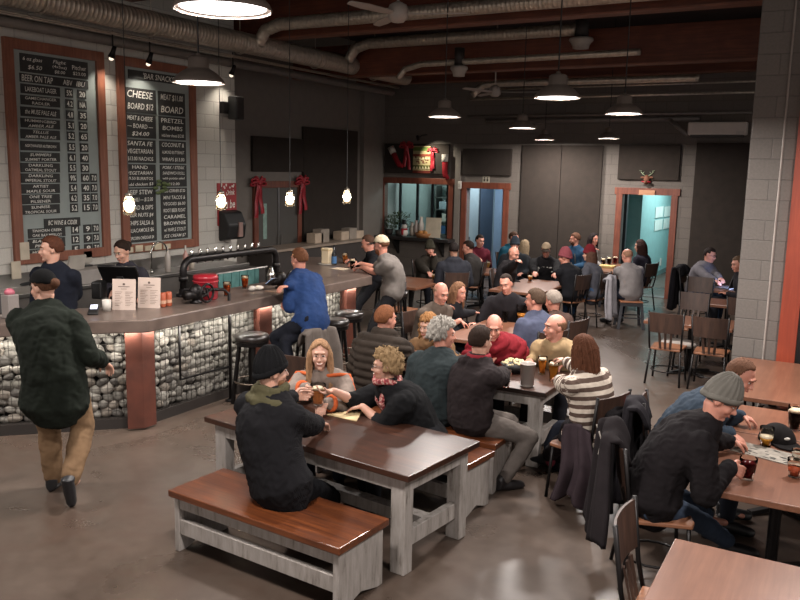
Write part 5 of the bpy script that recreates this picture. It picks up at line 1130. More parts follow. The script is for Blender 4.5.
def chair_proto():
    t = thing('cafe_chair', 'x', 'chair', (0, 0, 0), 0, 'dark metal cafe chairs')   # faces +Y
    m = MB(); pl = [(-.19, -.18), (.19, -.18), (.215, .2), (.15, .225), (-.15, .225), (-.215, .2)]; m.prism(pl, .455, .485); m.build('seat', wood('chair_seat', '6b4430', '95664a', .45, 1), t, bevel=.008)
    m = MB(); pts = []
    for k in range(9):
        x = -.215+.43*k/8; pts.append((x, -.235-.03*(1-(x/.215)**2)))
    for i in range(8):
        (xa, ya), (xb, yb) = pts[i], pts[i+1]; tz = lambda x: .955-.0*x
        m.add([(xa*.93, ya, .70), (xb*.93, yb, .70), (xb, yb-.035, .965), (xa, ya-.035, .965), (xa*.93, ya+.014, .70), (xb*.93, yb+.014, .70), (xb, yb-.021, .965), (xa, ya-.021, .965)], [(0, 1, 2, 3), (7, 6, 5, 4), (0, 4, 5, 1), (3, 2, 6, 7), (0, 3, 7, 4), (1, 5, 6, 2)])
    m.build('backrest', wood('chair_back_wood', '2c1d17', '4a3429', .5, 2), t)
    for sx in (-1, 1):
        m = MB(); m.tube([(sx*.2, -.18, .47), (sx*.205, -.215, .62), (sx*.222, -.262, .98)], .014, 8); m.build('back_post', M_BLACK, t, True)
        m = MB(); m.tube([(sx*.19, -.17, .46), (sx*.22, -.24, .0)], .014, 8); m.build('leg', M_BLACK, t, True)
        m = MB(); m.tube([(sx*.19, .18, .46), (sx*.215, .21, .0)], .014, 8); m.build('leg', M_BLACK, t, True)
    for x in (-.07, 0, .07):
        m = MB(); m.bar((x*.9, -.185, .48), (x*1.1, -.235, .70), .03, .012); m.build('slat', wood('chair_back_wood', '2c1d17', '4a3429', .5, 2), t)
    m = MB(); m.tube([(.20*math.cos(a), .0+.2*math.sin(a), .17) for a in np.linspace(0, 2*PI, 17)[:-1]], .009, 6, True); m.build('brace_ring', M_BLACK, t, True); return t
_chair = chair_proto(); _cu = [False]
def chair(x, y, yaw, label, z=0):
    rz = math.radians(yaw-90); 
    if not _cu[0]:
        _cu[0] = True; _chair.location = (x, y, 0); _chair.rotation_euler.z = rz; _chair['label'] = label; return _chair
    return dup(_chair, (x, y, 0), rz, label)
def stool_proto():
    t = thing('bar_stool', 'x', 'stool', (0, 0, 0), 0, 'black bar stools'); m = MB(); m.lathe([(0, .74), (.17, .74), (.195, .755), (.20, .79), (.185, .82), (.1, .828), (0, .83)], n=28, cap=False); m.build('seat', plain('stool_vinyl', '1f1a18', .3, var=.1), t, True)
    m = MB(); m.lathe([(.185, .70), (.19, .745), (.18, .745), (.175, .70)], n=28, cap=False); m.build('apron_ring', M_BLACK, t)
    for k in range(4):
        a = k*PI/2+PI/4; m = MB(); m.bar((.14*math.cos(a), .14*math.sin(a), .74), (.23*math.cos(a), .23*math.sin(a), 0), .035, .035); m.build('leg', M_BLACK, t)
    m = MB(); m.tube([(.205*math.cos(a), .205*math.sin(a), .27) for a in np.linspace(0, 2*PI, 25)[:-1]], .011, 6, True); m.build('foot_ring', plain('dull_brass', '5d5248', .4, .7), t, True); return t
_st = stool_proto(); _su = [False]
def stool(px, py, label, xy=None):
    p = at(px, py, .81) if xy is None else xy
    if not _su[0]: _su[0] = True; _st.location = (p[0], p[1], 0); _st['label'] = label; return _st
    return dup(_st, (p[0], p[1], 0), .3, label)
stool(252, 335, 'empty black bar stool at the bar, left of the man in blue')
STB = stool(310, 327, 'black bar stool under the man in the blue jacket, draped with a grey coat')
stool(334, 320, 'low-looking empty black bar stool just right of the blue jacket'); stool(349, 312.5, 'empty black bar stool before the bar column by the bearded man'); 
# ------------------------------------------------------------ tables of the room
cafe_table(-4.25, -3.25, 8.6, 10.0, 'wooden table with pitcher behind the bald man in the red puffer', .75)
cafe_table(-5.35, -4.45, 12.6, 14.3, 'wooden table where the person in the white-lettered hoodie sits', .75)
cafe_table(-4.75, -4.0, 16.1, 17.7, 'far wooden table of the man in the pale grey t-shirt', .78)
cafe_table(-7.25, -6.4, 11.95, 13.15, 'wooden table before the servery window', .75)
cafe_table(-6.9, -6.1, 14.55, 15.35, 'small wooden table by the blue-lit doorway, under the man in maroon', .75)
cafe_table(-1.0, .55, 7.85, 9.6, 'empty orange-topped wooden table against the block wall end', .74, [(-.35, 0), (.4, 0)])
cafe_table(-.78, .75, 6.72, 7.55, 'wooden table with the black cap, its far half', .74, [(-.3, 0), (.4, 0)])
cafe_table(-.76, .75, 5.33, 6.70, 'wooden table with beer glasses in front of the grey knit beanie', .74, [(-.3, -.1), (.35, -.1)])
cafe_table(-.72, .75, 3.5, 4.48, 'empty wooden table at the near right corner of the photo', .74, [(-.1, 0)])
cafe_table(-2.45, -1.3, 11.25, 12.0, 'narrow wooden table behind the two dark chairs near the block wall', .74)
cafe_table(-2.15, -1.2, 13.3, 14.0, 'small wooden table two rows behind the dark chairs near the block wall', .74)
cafe_table(-2.1, -1.1, 14.85, 15.8, 'dark table with a laptop in front of the tall dark panel', .76)
chair(-2.04, 10.93, 90, 'dark cafe chair with brown back, left of the pair before the narrow table'); chair(-1.50, 10.95, 90, 'dark cafe chair beside the block wall end, right of the pair')
chair(-2.05, 12.55, 270, 'cafe chair with pale worn back facing the narrow table'); chair(-1.35, 12.95, 90, 'cafe chair with its back to the narrow table, half behind the block wall'); chair(-2.3, 14.6, 270, 'cafe chair with light back behind the small far table')
# pale stool seat beneath the narrow table
t = thing('round_stool', 'low stool with a round pale seat beside the left dark chair', 'stool', (-1.95, 11.9, 0)); t.location = tuple(at(679, 342, .46)*np.array([1, 1, 0])); m = MB(); m.lathe([(0, .41), (.21, .41), (.235, .43), (.235, .46), (.2, .475), (0, .48)], n=28, cap=False); m.build('seat', plain('pale_seat', 'a59c95', .6), t, True)
for k in range(3): m = MB(); a = k*2.1; m.tube([(.12*math.cos(a), .12*math.sin(a), .41), (.19*math.cos(a), .19*math.sin(a), 0)], .014, 8); m.build('leg', M_BLACK, t, True)
pa, pb_ = at(616, 530, .95), at(634, 502, .95); u_ = (pb_-pa)/np.linalg.norm(pb_-pa); fy = math.degrees(math.atan2(-u_[0], u_[1])); cc = (pa+pb_)/2+np.array([u_[1], -u_[0], 0])*.26; chair(cc[0], cc[1], fy, 'dark cafe chair pushed in at the near right corner table')
chair(-4.62, 6.35, 90, 'empty dark cafe chair left of the person in the brown puffer')
def wood_stool(px, py, label):
    p = at(px, py, .46); t = thing('low_stool', label, 'stool', (p[0], p[1], 0), 0, 'low wooden stools'); m = MB(); m.lathe([(0, .43), (.2, .43), (.21, .445), (.2, .46), (0, .46)], n=26, cap=False); m.build('seat', WO, t, True)
    for k in range(4): a = k*PI/2+.5; m = MB(); m.tube([(.14*math.cos(a), .14*math.sin(a), .43), (.2*math.cos(a), .2*math.sin(a), 0)], .014, 8); m.build('leg', M_BLACK, t, True)
    m = MB(); m.tube([(.3*math.cos(a), .3*math.sin(a), .40+.0*a) for a in np.linspace(.4, 2.6, 9)], .016, 8); m.build('bent_frame', M_BLACK, t, True)
wood_stool(740, 393, 'low wood-seated stool under the empty table, nearer the block wall'); wood_stool(786, 409, 'low wood-seated stool under the empty table, nearer the photo edge')
chair(-6.35, 11.35, 90, 'slatted wooden chair in front of the servery table')
# ------------------------------------------------------------ the people
SKL = 'b88f7c'; SKM = 'a07a66'; SKR = 'b98270'
def seatchair(P_, yaw, desc): 
    f = np.array([math.cos(math.radians(yaw)), math.sin(math.radians(yaw))]); chair(P_['pel'][0]+f[0]*.03, P_['pel'][1]+f[1]*.03, yaw, desc)
# walking man
P1 = person('person in a dark green jacket, khaki trousers and black cap walking toward the bar', (43, 287), 1.73, 118, lean=.10, seat=None, hyaw=190, hpitch=.15, hair=('bun', '4e3324'), hat=('cap', '0c0c0d'), top=dict(col='1c211b', infl=.034, long=.22, collar=True, wrinkle=.012, name='jacket'), legs='84694f', build=1.12,
       feet=[(-5.72, 4.26, .09), (-5.30, 4.10, .22)], pelvis=(-5.57, 4.20), LH=(-5.86, 4.58, 1.02), RH=(-5.48, 4.68, 1.02), skin=SKL, elb=(.45, .45), lw=1.25)
# behind the bar
person('bartender in a dark navy sweater looking to the left behind the bar', (51, 249), 1.84, 285, lean=.03, seat=None, hyaw=235, hpitch=.05, hair=('short', '4a2a1c'), top=dict(col='1a1d27', infl=.022, name='sweater'), legs='1d1d20', skin=SKL, LH=at(66, 304, 1.18), RH=at(30, 312, 1.15), build=1.05)
person('bartender in a charcoal top looking down at the till screen', (122, 251), 1.72, 290, lean=.06, seat=None, hyaw=275, hpitch=.4, hair=('bun', '241812'), top=dict(col='35333a', infl=.016, name='top'), legs='1d1d20', skin=SKL, female=True, LH=at(142, 300, 1.2), RH=at(112, 296, 1.2))
# bar guests
P4 = person('person in a bright blue jacket looking at a phone on a bar stool', (299, 259), 1.62, 172, lean=.12, seat=.83, hyaw=176, hpitch=.12, hair=('short', '5c3a26'), top=dict(col='263d69', long=.1, infl=.03, collar=True, wrinkle=.01, name='jacket'), legs='1b1d25', skin=SKR, RH=at(277, 288, 1.34), LH=(-6.03, 7.84, 1.08), foot_fwd=.3, build=1.05, pelvis=at(312, 322, .93),
            feet=[at(288, 372, .32), at(292, 378, .32)], curl=(.6, .7))
person('man in a black shirt leaning on the far end of the bar', (368, 243), 1.53, 215, lean=.12, seat=.83, hyaw=205, hpitch=.35, hair=('crop', '4a3428'), top=dict(col='17171b', infl=.02, collar=True, name='shirt'), legs='1b1b1f', skin=SKR, RH=at(348, 260, 1.27), LH=at(352, 263, 1.27))
person('bearded man in a grey t-shirt and cream cap leaning on the bar', (381, 245), 1.64, 215, lean=.16, seat=.83, hyaw=190, hpitch=.2, hair=('short', '5a3a28'), hat=('cap', 'c2b49a', '2a2320'), beard=('5e3824', .2), top=dict(col='77706b', infl=.022, sleeve=.36, name='t_shirt'), legs='1c1b1e', skin=SKR, LH=at(357, 268, 1.27), RH=at(355, 264, 1.28), foot_fwd=.32, build=1.12, slouch=.09)
stool(0, 0, 'black bar stool under the bearded man in the cream cap', xy=(-6.28, 11.05)); stool(0, 0, 'black bar stool under the man in the black shirt', xy=(-6.9, 11.75))
# first farm table
def table_pt(px, py, z=.80): return at(px, py, z)
P7 = person('person in a black beanie, black sweater and olive scarf on the near bench', (272, 371), 1.33, 84, lean=.16, seat=.46, hyaw=62, hpitch=.05, hair=('short', '6a4a32'), beard=('6e4c34', .18), hat=('beanie', '131315'), scarf=(fabric('scarf_olive', '55503a', knit=True), 'back', .036), top=dict(col='19181b', infl=.034, wrinkle=.010, name='sweater', knit=True), legs='19191d', skin=SKL, build=1.12,
       LH=at(309, 394, .95), RH=at(326, 424, .80), pelvis=at(282, 490, .55), curl=(.55, .5), LN=(.7, -.7, .1), feet=[at(300, 505, .085), at(345, 500, .085)])
P8 = person('smiling blonde woman in a grey sweater with orange trim behind the farm table', (320, 355), 1.15, 292, lean=.16, seat=.46, pelvis=(-3.98, 5.92, 0), smile=True, hyaw=303, hpitch=-.04, hroll=.0, hair=('long', '947255'), top=dict(col='8b7d74', infl=.030, wrinkle=.010, name='sweater'), legs='2a2c38', skin=SKL, female=True, RH=at(307, 390, .96), LH=at(322, 408, .82), curl=(.6, .5), RN=(.6, .6, .1), elb=(1.1, 1.1))
b = NB('scarf_red_print'); f = b.noise(b.coord(), 34, 2, .5); b.set(**{'Base Color': b.ramp(f, [(.38, hexc('5e1a20')), (.48, hexc('8e2f35')), (.55, hexc('b09a8c')), (.62, hexc('7a2a2e'))]), 'Roughness': .9}); PRINT = b.m
P9 = person('curly-haired blonde woman with glasses in a black cardigan and red scarf raising a glass', (386, 366), 1.18, 226, lean=.18, seat=.46, pelvis=(-2.96, 5.68, 0), smile=True, hyaw=206, hpitch=.05, hair=('curly', '8a7152'), glasses=True, top=dict(col='161618', infl=.036, wrinkle=.010, name='cardigan', sleeve=.66), scarf=(PRINT, 'front', .026), legs='1a1a1e', skin=SKL, female=True, RH=at(322, 392, .95), LH=at(352, 408, .80), curl=(.4, .6), RN=(-.6, -.7, .1), build=1.16)
pint(*on(311, 386, .86)[:2], .84, 'full beer glass raised by the blonde woman', 'c98a55', .2, .058, .6); pint(*on(318, 402, .86)[:2], .84, 'orange beer glass raised between the beanie and the curly-haired woman', 'cf8450', .17, .062, .75)
for g_, (px, py) in ((1, (318, 402)),): pass
OT = fabric('orange_trim', 'd0663a'); o_ = np.array([*(P8['P'])[:2], 0])
for sg, nm in ((-1, 'L'), (1, 'R')):
    S8 = P8['S']; d8 = P8['side'](1)*sg
    pts = [S8(.98)+d8*.07+P8['f']*.05+Z3*.02, S8(.92)+d8*.15+P8['f']*.035+Z3*.045, P8['sh'][nm]+d8*.05+Z3*.055, P8['sh'][nm]*.5+P8['el'][nm]*.5+d8*.075+Z3*.01, P8['el'][nm]+d8*.072]
    m = MB(); limb(m, [(p-o_)*PS for p in pts], [.016]*5, 8); m.build('orange_trim', OT, P8['obj'], True)
    c8 = P8['el'][nm]*.25+P8['wr'][nm]*.75; ax = nv(P8['wr'][nm]-P8['el'][nm]); e1 = nv(np.cross(ax, Z3)); e2 = np.cross(ax, e1)
    m = MB(); m.tube([tuple((c8+(e1*math.cos(q_)+e2*math.sin(q_))*.052-o_)*PS) for q_ in np.linspace(0, 2*PI, 17)[:-1]], .02, 7, True); m.build('orange_cuff', OT, P8['obj'], True)
m = MB(); m.prism([(-.16, -.13), (.15, -.15), (.02, .16)], .002, .006); tag(m.build('paper_menu', plain('paper_cream', 'c2ad84', .8), loc=on(351, 414, .75)), 'cream folded paper lying on the dark table by the curly-haired woman', 'paper')
# second farm table
P10 = person('grey-haired person in a dark green-grey shirt at the second farm table', (443, 334), 1.27, 82, lean=.10, seat=.46, hyaw=38, hpitch=.1, hair=('curly', '9a948c'), top=dict(col='30383a', infl=.028, collar=True, wrinkle=.010, name='shirt'), legs='23252b', skin=SKR, build=1.08, RH=at(450, 360, .82))
P11 = person('person in a black hoodie with a red collar and grey trousers, seen from behind', (481, 341), 1.27, 62, lean=.07, seat=.46, hyaw=70, hpitch=.05, hair=('short', '2a1d16'), top=dict(col='2c2526', infl=.034, hood=True, wrinkle=.010, name='hoodie'), legs='6a625d', skin=SKL, build=1.1, LH=at(480, 366, .82), RH=at(514, 370, .84), feet=[at(500, 470, .085), at(503, 481, .085)], shoes='1a1718', foot_fwd=.5)
m = MB()
sm = P11; pts = [(sm['S'](1.0)+sm['side'](1)*.082*math.cos(a)+sm['f']*.078*math.sin(a)+Z3*.058)*PS-np.array([*(sm['P']*PS)[:2], 0]) for a in np.linspace(0, 2*PI, 17)[:-1]]
m.tube([tuple(p) for p in pts], .022, 8, True); m.build('red_collar', fabric('collar_red', '8a2a34'), sm['obj'], True)
P12 = person('bald man in a red puffer jacket facing forward at the second farm table', (494, 327), 1.15, 283, pelvis=(-3.05, 8.12, 0), lean=.36, seat=.46, hyaw=292, hpitch=.3, hair=('bald', '8a6a58'), top=dict(col='84222b', infl=.046, puffer=.075, collar=True, name='puffer_jacket', smooth=4), legs='2a2b31', skin=SKR, LH=at(494, 358, .82), RH=at(484, 362, .82), build=1.06, elb=(.9, .9))
P13 = person('bald man in a mustard yellow shirt looking sideways at the second farm table', (555, 327), 1.2, 262, pelvis=(-2.52, 8.12, 0), lean=.16, seat=.46, hyaw=225, hpitch=.05, hair=('bald', '74543f'), top=dict(col='a98f6c', infl=.024, wrinkle=.008, name='sweater'), legs='2c2d34', skin=SKR, RH=at(526, 364, .80), LH=at(560, 366, .80), build=1.1)
P14 = person('woman in a brown and cream striped sweater at the end of the second farm table', (583, 350), 1.28, 160, lean=.10, seat=.46, hyaw=150, hpitch=.15, hair=('long', '52301f'), top=dict(infl=.026, wrinkle=.009, name='sweater', mat=fabric('striped_knit', 'd8cabb', stripes=(.064, '50413a'))), legs='221d20', skin=SKL, female=True, RH=at(553, 356, 1.05), LH=at(545, 374, .84), build=1.16, feet=[at(545, 458, .085), at(560, 462, .085)], LN=(0, 0, -1))
seatchair(P14, 160, 'dark cafe chair with coats under the woman in the striped sweater')
P15 = person('blonde woman in a beige sweater leaning at the second farm table', (428, 326), 1.1, 290, pelvis=(-3.95, 8.1, 0), lean=.30, seat=.46, hyaw=258, hpitch=.15, hair=('wavy', '8f6640'), top=dict(col='8a6a4c', infl=.026, name='sweater'), legs='2a2a30', skin=SKL, female=True, RH=at(412, 352, .80), LH=at(436, 360, .80))
P16 = person('person with short ginger hair in a brown quilted puffer, seen from behind', (386, 319), 1.27, 82, lean=.12, seat=.46, hyaw=66, hpitch=.1, hair=('short', '70452c'), top=dict(col='352d27', infl=.046, puffer=.068, collar=True, name='puffer_jacket', smooth=4), legs='24252b', skin=SKR, build=1.08, RH=at(412, 348, .8))
# third table
P17 = person('bald man in a taupe shirt resting his chin on his hand', (441, 293), 1.25, 345, lean=.22, seat=.46, hyaw=332, hpitch=.3, hair=('bald', '9a7862'), top=dict(col='5d5148', infl=.024, sleeve=.6, collar=True, name='shirt'), legs='24252a', skin=SKR, RH=at(450, 306, 1.02), LH=at(466, 324, .8), build=1.1); seatchair(P17, 345, 'dark cafe chair under the bald man in taupe')
P18 = person('woman with straight light brown hair in a dark patterned top, seen in profile', (459, 292), 1.16, 8, lean=.14, seat=.46, hyaw=345, hpitch=.15, hair=('long', '70503a'), top=dict(col='201f23', infl=.02, name='top'), legs='24252a', skin=SKR, female=True, RH=at(483, 313, .82)); seatchair(P18, 8, 'dark cafe chair under the woman with straight light brown hair')
P19 = person('dark-haired man in a charcoal jacket leaning his cheek on his hand', (506, 284), 1.25, 288, lean=.22, seat=.46, hyaw=275, hpitch=.25, hroll=-.15, hair=('receding', '2e241f'), top=dict(col='292629', infl=.028, collar=True, name='jacket'), legs='2b2d38', skin=SKR, LH=at(513, 294, 1.08), RH=at(490, 312, .82), build=1.06); seatchair(P19, 288, 'dark cafe chair under the man leaning his cheek on his hand')
P20 = person('person in a slate blue shirt seen from behind at the pitcher table', (535, 300), 1.27, 150, lean=.12, seat=.46, hyaw=178, hpitch=.05, hair=('short', '4a3a2e'), top=dict(col='4d5266', infl=.026, name='shirt'), legs='24252a', skin=SKR, build=1.1); seatchair(P20, 150, 'dark cafe chair under the person in the slate blue shirt')
P21 = person('person with greying hair in a brown jacket, head behind the slate blue shirt', (553, 301), 1.15, 165, lean=.16, seat=.46, hyaw=160, hpitch=.25, hair=('short', '857a70'), top=dict(col='4d3a33', infl=.028, name='jacket'), legs='24252a', skin=SKR); seatchair(P21, 165, 'dark cafe chair under the person with greying hair in brown')
# fourth table
P22 = person('bald man in a dark jacket drinking from a glass', (514, 254), 1.27, 15, lean=.16, seat=.46, hyaw=335, hpitch=.25, hair=('bald', '8d6d5a'), top=dict(col='282527', infl=.03, collar=True, hood=True, name='jacket'), legs='1f2025', skin=SKR, RH=at(521, 259, 1.28), build=1.12); seatchair(P22, 15, 'dark cafe chair under the bald man drinking')
P23 = person('man in a tan cap and black hoodie with white letters facing forward', (546, 250), 1.25, 292, lean=.28, seat=.46, hyaw=285, hpitch=.3, hair=('short', '3a2a22'), glasses=True, hat=('cap', '9d8a72', '3a2f28'), top=dict(col='191719', infl=.03, name='hoodie'), legs='1f2025', skin=SKR, RH=at(535, 277, .82), LH=at(555, 277, .82), build=1.12, elb=(.9, .9)); seatchair(P23, 292, 'dark cafe chair under the man in the lettered hoodie')
S_ = P23; c0 = (S_['S'](.62)+S_['f']*(.135+.035))*PS-np.array([*(S_['P']*PS)[:2], 0]); upv = (S_['S'](.75)-S_['S'](.5)); upv = upv/np.linalg.norm(upv)
text('lettering', 'NYC', .30, .13, plain('print_white', 'c8c4be', .8), S_['obj'], facing(c0, -S_['r'], upv), bold=.03)
P25 = person('person in a dusty red beanie and black hoodie raising a hand, seen from behind', (565, 257), 1.24, 160, lean=.2, seat=.46, hyaw=178, hpitch=.2, hair=('crop', '4a3428'), hat=('beanie', '83434a'), top=dict(col='17171b', infl=.034, hood=True, name='hoodie'), legs='2a231e', skin=SKR, LH=at(568, 262, 1.12), build=1.12); seatchair(P25, 160, 'dark cafe chair under the person in the dusty red beanie')
P26 = person('woman in a dark red beanie and grey sweater looking to the left', (589, 254), 1.28, 172, lean=.12, seat=.46, hyaw=188, hpitch=.1, hair=('long', '4d352a'), hat=('beanie', '6e2027'), top=dict(col='4f4f56', infl=.026, name='sweater'), legs='3b5372', skin=SKL, female=True, build=1.12); seatchair(P26, 172, 'dark cafe chair under the woman in the dark red beanie')
P31 = person('person in a blue-grey beanie behind the bald man drinking', (515, 245), 1.27, 300, lean=.1, seat=.46, hyaw=300, hair=('crop', '4a3428'), hat=('beanie', '3d4650'), top=dict(col='2a2c30', infl=.028, name='jacket'), skin=SKR); seatchair(P31, 300, 'dark cafe chair under the person in the blue-grey beanie')
# back rows
P27 = person('brown-haired man with a beard in a blue top by the tall panel', (575, 239), 1.29, 250, lean=.08, seat=.46, hyaw=200, hair=('short', '54382a'), beard=('54382a', .14), top=dict(col='2c4a66', infl=.024, name='top'), skin=SKR); seatchair(P27, 250, 'dark cafe chair under the bearded man in blue')
P28 = person('woman with long black hair in a white top by the tall panel', (594, 239), 1.31, 350, lean=.1, seat=.46, hyaw=330, hpitch=.15, hair=('long', '1c1414'), top=dict(col='b3aca8', infl=.022, name='top'), skin=SKR, female=True, RH=at(597, 249, 1.1)); seatchair(P28, 350, 'dark cafe chair under the woman with long black hair')
P29 = person('man with glasses in a teal jacket by the blue-lit doorway', (514, 238), 1.30, 330, lean=.1, seat=.46, hyaw=345, glasses=True, hair=('short', '3c281c'), top=dict(col='1f5164', infl=.036, hood=True, name='jacket'), skin=SKR); seatchair(P29, 330, 'dark cafe chair under the man in the teal jacket')
P30 = person('woman with long pale blonde hair, seen from behind', (525, 246), 1.18, 60, lean=.1, seat=.46, hyaw=70, hair=('long', '8a775f'), top=dict(col='2b292c', infl=.024, name='top'), skin=SKL, female=True); seatchair(P30, 60, 'dark cafe chair under the pale blonde woman')
P32 = person('smiling dark-haired man in a maroon shirt by the blue-lit doorway', (480, 241), 1.21, 320, lean=.1, seat=.46, hyaw=330, hair=('short', '241a15'), top=dict(col='5e1f2c', infl=.022, name='shirt'), skin=SKR, RH=at(487, 264, .84)); seatchair(P32, 320, 'dark cafe chair under the man in maroon')
P33 = person('dark-haired man in a grey-brown jacket looking left', (468, 247.5), 1.23, 195, lean=.12, seat=.46, hyaw=200, hpitch=.2, hair=('short', '241812'), top=dict(col='383432', infl=.03, name='jacket'), skin=SKR, build=1.1); seatchair(P33, 195, 'dark cafe chair under the man in the grey-brown jacket')
P34 = person('dark-haired person in a grey and black hooded jacket, seen from behind', (454, 250), 1.33, 128, lean=.08, seat=.46, hyaw=110, hair=('short', '1d1614'), top=dict(col='2e2f36', infl=.032, hood=True, name='jacket'), skin=SKM, build=1.1); seatchair(P34, 128, 'dark cafe chair under the person in the grey and black hooded jacket')
P35 = person('person in an olive beanie and jacket holding a hand to the mouth', (430, 249), 1.22, 320, lean=.14, seat=.46, hyaw=310, hpitch=.15, hair=('crop', '3a2a20'), hat=('beanie', '3f3c31'), beard=('3a2a20', .12), top=dict(col='35302a', infl=.034, hood=True, name='jacket'), skin=SKR, LH=at(434, 254, 1.14), RH=at(430, 274, .82)); seatchair(P35, 320, 'dark cafe chair under the person in the olive beanie')
P36 = person('man with cropped hair in a pale grey t-shirt before the teal-lit doorway', (627, 256), 1.27, 140, lean=.18, seat=.50, hyaw=150, hpitch=.3, hair=('balding', '8f6a55'), top=dict(col='8b8584', infl=.022, sleeve=.38, name='t_shirt'), legs='232733', skin=SKR, LH=at(605, 262, .86), RH=at(612, 264, .86), build=1.1)
P37 = person('woman with long brown hair in dark clothes before the teal-lit doorway', (640, 246), 1.29, 160, lean=.08, seat=.50, hyaw=175, hair=('long', '2e1a15'), top=dict(col='22202a', infl=.022, name='top'), skin=SKL, female=True); seatchair(P37, 160, 'dark cafe chair under the woman with long brown hair')
P38 = person('man with glasses in a pale grey hoodie working at a laptop', (710, 255), 1.27, 340, lean=.24, seat=.46, hyaw=345, hpitch=.25, glasses=True, hair=('short', '241a17'), top=dict(col='6f6b70', infl=.03, hood=True, name='hoodie'), legs='2b3547', skin=SKR, RH=(-1.98, 15.12, .84), LH=(-1.95, 15.38, .84), build=1.08); seatchair(P38, 340, 'dark cafe chair under the man with the laptop, draped with a black coat')
P39 = person('man in a black jacket half hidden behind the block wall end', (738, 264), 1.23, 190, lean=.12, seat=.46, hyaw=215, hpitch=.25, hair=('short', '5a4636'), top=dict(col='201e22', infl=.03, name='jacket'), skin=SKR); seatchair(P39, 190, 'dark cafe chair under the man half hidden by the block wall')
# right foreground
P40 = person('person in a grey knit beanie, black sweater and jeans at the right-hand table', (722, 399), 1.29, 22, lean=.40, seat=.46, hyaw=0, hpitch=.55, hair=('crop', '4a3428'), hat=('beanie', '7a766f'), top=dict(col='1d191b', infl=.032, wrinkle=.011, hood=True, name='sweater', collar=True), legs='3a4658', skin=SKR, build=1.12, RH=at(741, 472, .82), LH=at(740, 443, .80), slouch=.08, feet=[at(720, 520, .085), at(735, 545, .085)], RN=(0, .8, -.4), curl=(.5, .6)); seatchair(P40, 22, 'dark cafe chair hung with a drawstring coat under the grey knit beanie')
P41 = person('balding ginger man in a denim jacket bent over the right-hand table', (741, 376), 1.22, 10, lean=.46, seat=.46, hyaw=345, hpitch=.5, hair=('receding', '5e4030'), top=dict(col='37424f', infl=.03, wrinkle=.011, collar=True, name='jacket'), legs='2a2d36', skin=SKR, build=1.1, RH=at(741, 441, .80), LH=at(752, 420, .80), slouch=.09); seatchair(P41, 10, 'dark cafe chair under the balding man in denim')
P42 = person('person in tan trousers at the right edge, only a knee in view', tuple(np.array([.26, 4.62, 1.3])), None, 150, lean=.05, seat=.46, hyaw=150, top=dict(col='3a3436', infl=.026, name='sweater'), legs='6e5338', skin=SKR, foot_fwd=.34, knees=1.3); seatchair(P42, 150, 'dark cafe chair under the person in tan trousers')
# metal high seat of the grey t-shirt man
def metal_stool(x, y, z, label, rz=.4):
    t = thing('metal_stool', label, 'stool', (x, y, 0), rz, 'gunmetal stools'); m = MB(); m.bx(-.2, .2, -.2, .2, z-.03, z); m.build('seat', wood('stool_wood', '7a4c34', 'a06a4a', .5, 0), t, bevel=.015); m = MB(); m.bx(-.19, .19, -.19, .19, z-.09, z-.03); m.build('skirt', plain('gunmetal', '4a4a4e', .4, .7), t)
    for sx in (-1, 1):
        for sy in (-1, 1): m = MB(); m.bar((sx*.17, sy*.17, z-.05), (sx*.22, sy*.22, 0), .05, .03); m.build('leg', plain('gunmetal', '4a4a4e', .4, .7), t)
    m = MB()
    for q_ in range(4): a = q_*PI/2+PI/4; b2 = a+PI/2; m.bar((.26*math.cos(a), .26*math.sin(a), .2), (.26*math.cos(b2), .26*math.sin(b2), .2), .02, .02)
    m.build('brace', plain('gunmetal', '4a4a4e', .4, .7), t); return t
metal_stool(P36['pel'][0], P36['pel'][1], .50, 'gunmetal stool with wooden seat under the man in the pale grey t-shirt'); p = at(610, 282, .5); metal_stool(p[0], p[1], .5, 'empty gunmetal stool with wooden seat beside the dark red beanie')
# ------------------------------------------------------------ glasses and small things on the tables
pint(*on(553, 381, .75), 'tall golden beer glass nearest the mustard yellow shirt', 'c07a2a', .2, .05); pint(*on(542, 374, .75), 'golden beer glass behind the steel pitcher', 'b86a24', .18, .045); pint(*on(506, 387, .75), 'small clear glass by the black hoodie', '2a1a12', .16, .042, .35, False)
t = thing('steel_pitcher', 'pale steel pitcher standing on the second farm table', 'pitcher', on(527, 386, .75)); m = MB(); m.lathe([(0, 0), (.056, 0), (.064, .02), (.07, .21), (.076, .22), (.072, .22), (.064, .02), (0, .012)], n=24, cap=False); m.build('body', plain('pitcher_pale', 'b3aba5', .3, .15), t, True)
t = thing('snack_bowl', 'black bowl heaped with popcorn on the second farm table', 'bowl', on(514, 372, .75)); m = MB(); m.lathe([(0, 0), (.08, 0), (.14, .09), (.133, .09), (.075, .012), (0, .012)], n=24, cap=False); m.build('bowl', M_BLK, t, True)
m = MB(); rr = random.Random(4)
for k in range(70): a = rr.uniform(0, 2*PI); u = rr.random()**.5*.12; m.ell((u*math.cos(a), u*math.sin(a), .09+.035*(1-(u/.12)**2)+rr.uniform(0, .012)), (.014, .013, .011), n=6, m=4)
o = m.build('popcorn', plain('popcorn_cream', 'c9b892', .9), loc=t.location); tag(o, 'heap of cream popcorn in the black bowl', 'popcorn', kind='stuff')
for k, (px, py) in enumerate(((505, 322), (512, 320), (509, 317))): pint(*on(px, py, .75), ('small empty stemmed glass left of the glass pitcher', 'small empty stemmed glass nearest the glass pitcher', 'small empty glass behind the two by the glass pitcher')[k], h=.14, r=.04, fill=0)
pint(*on(521, 322, .75), 'glass pitcher half full of amber beer on the third table', 'b5793a', .24, .065, .5, False, name='glass_pitcher')
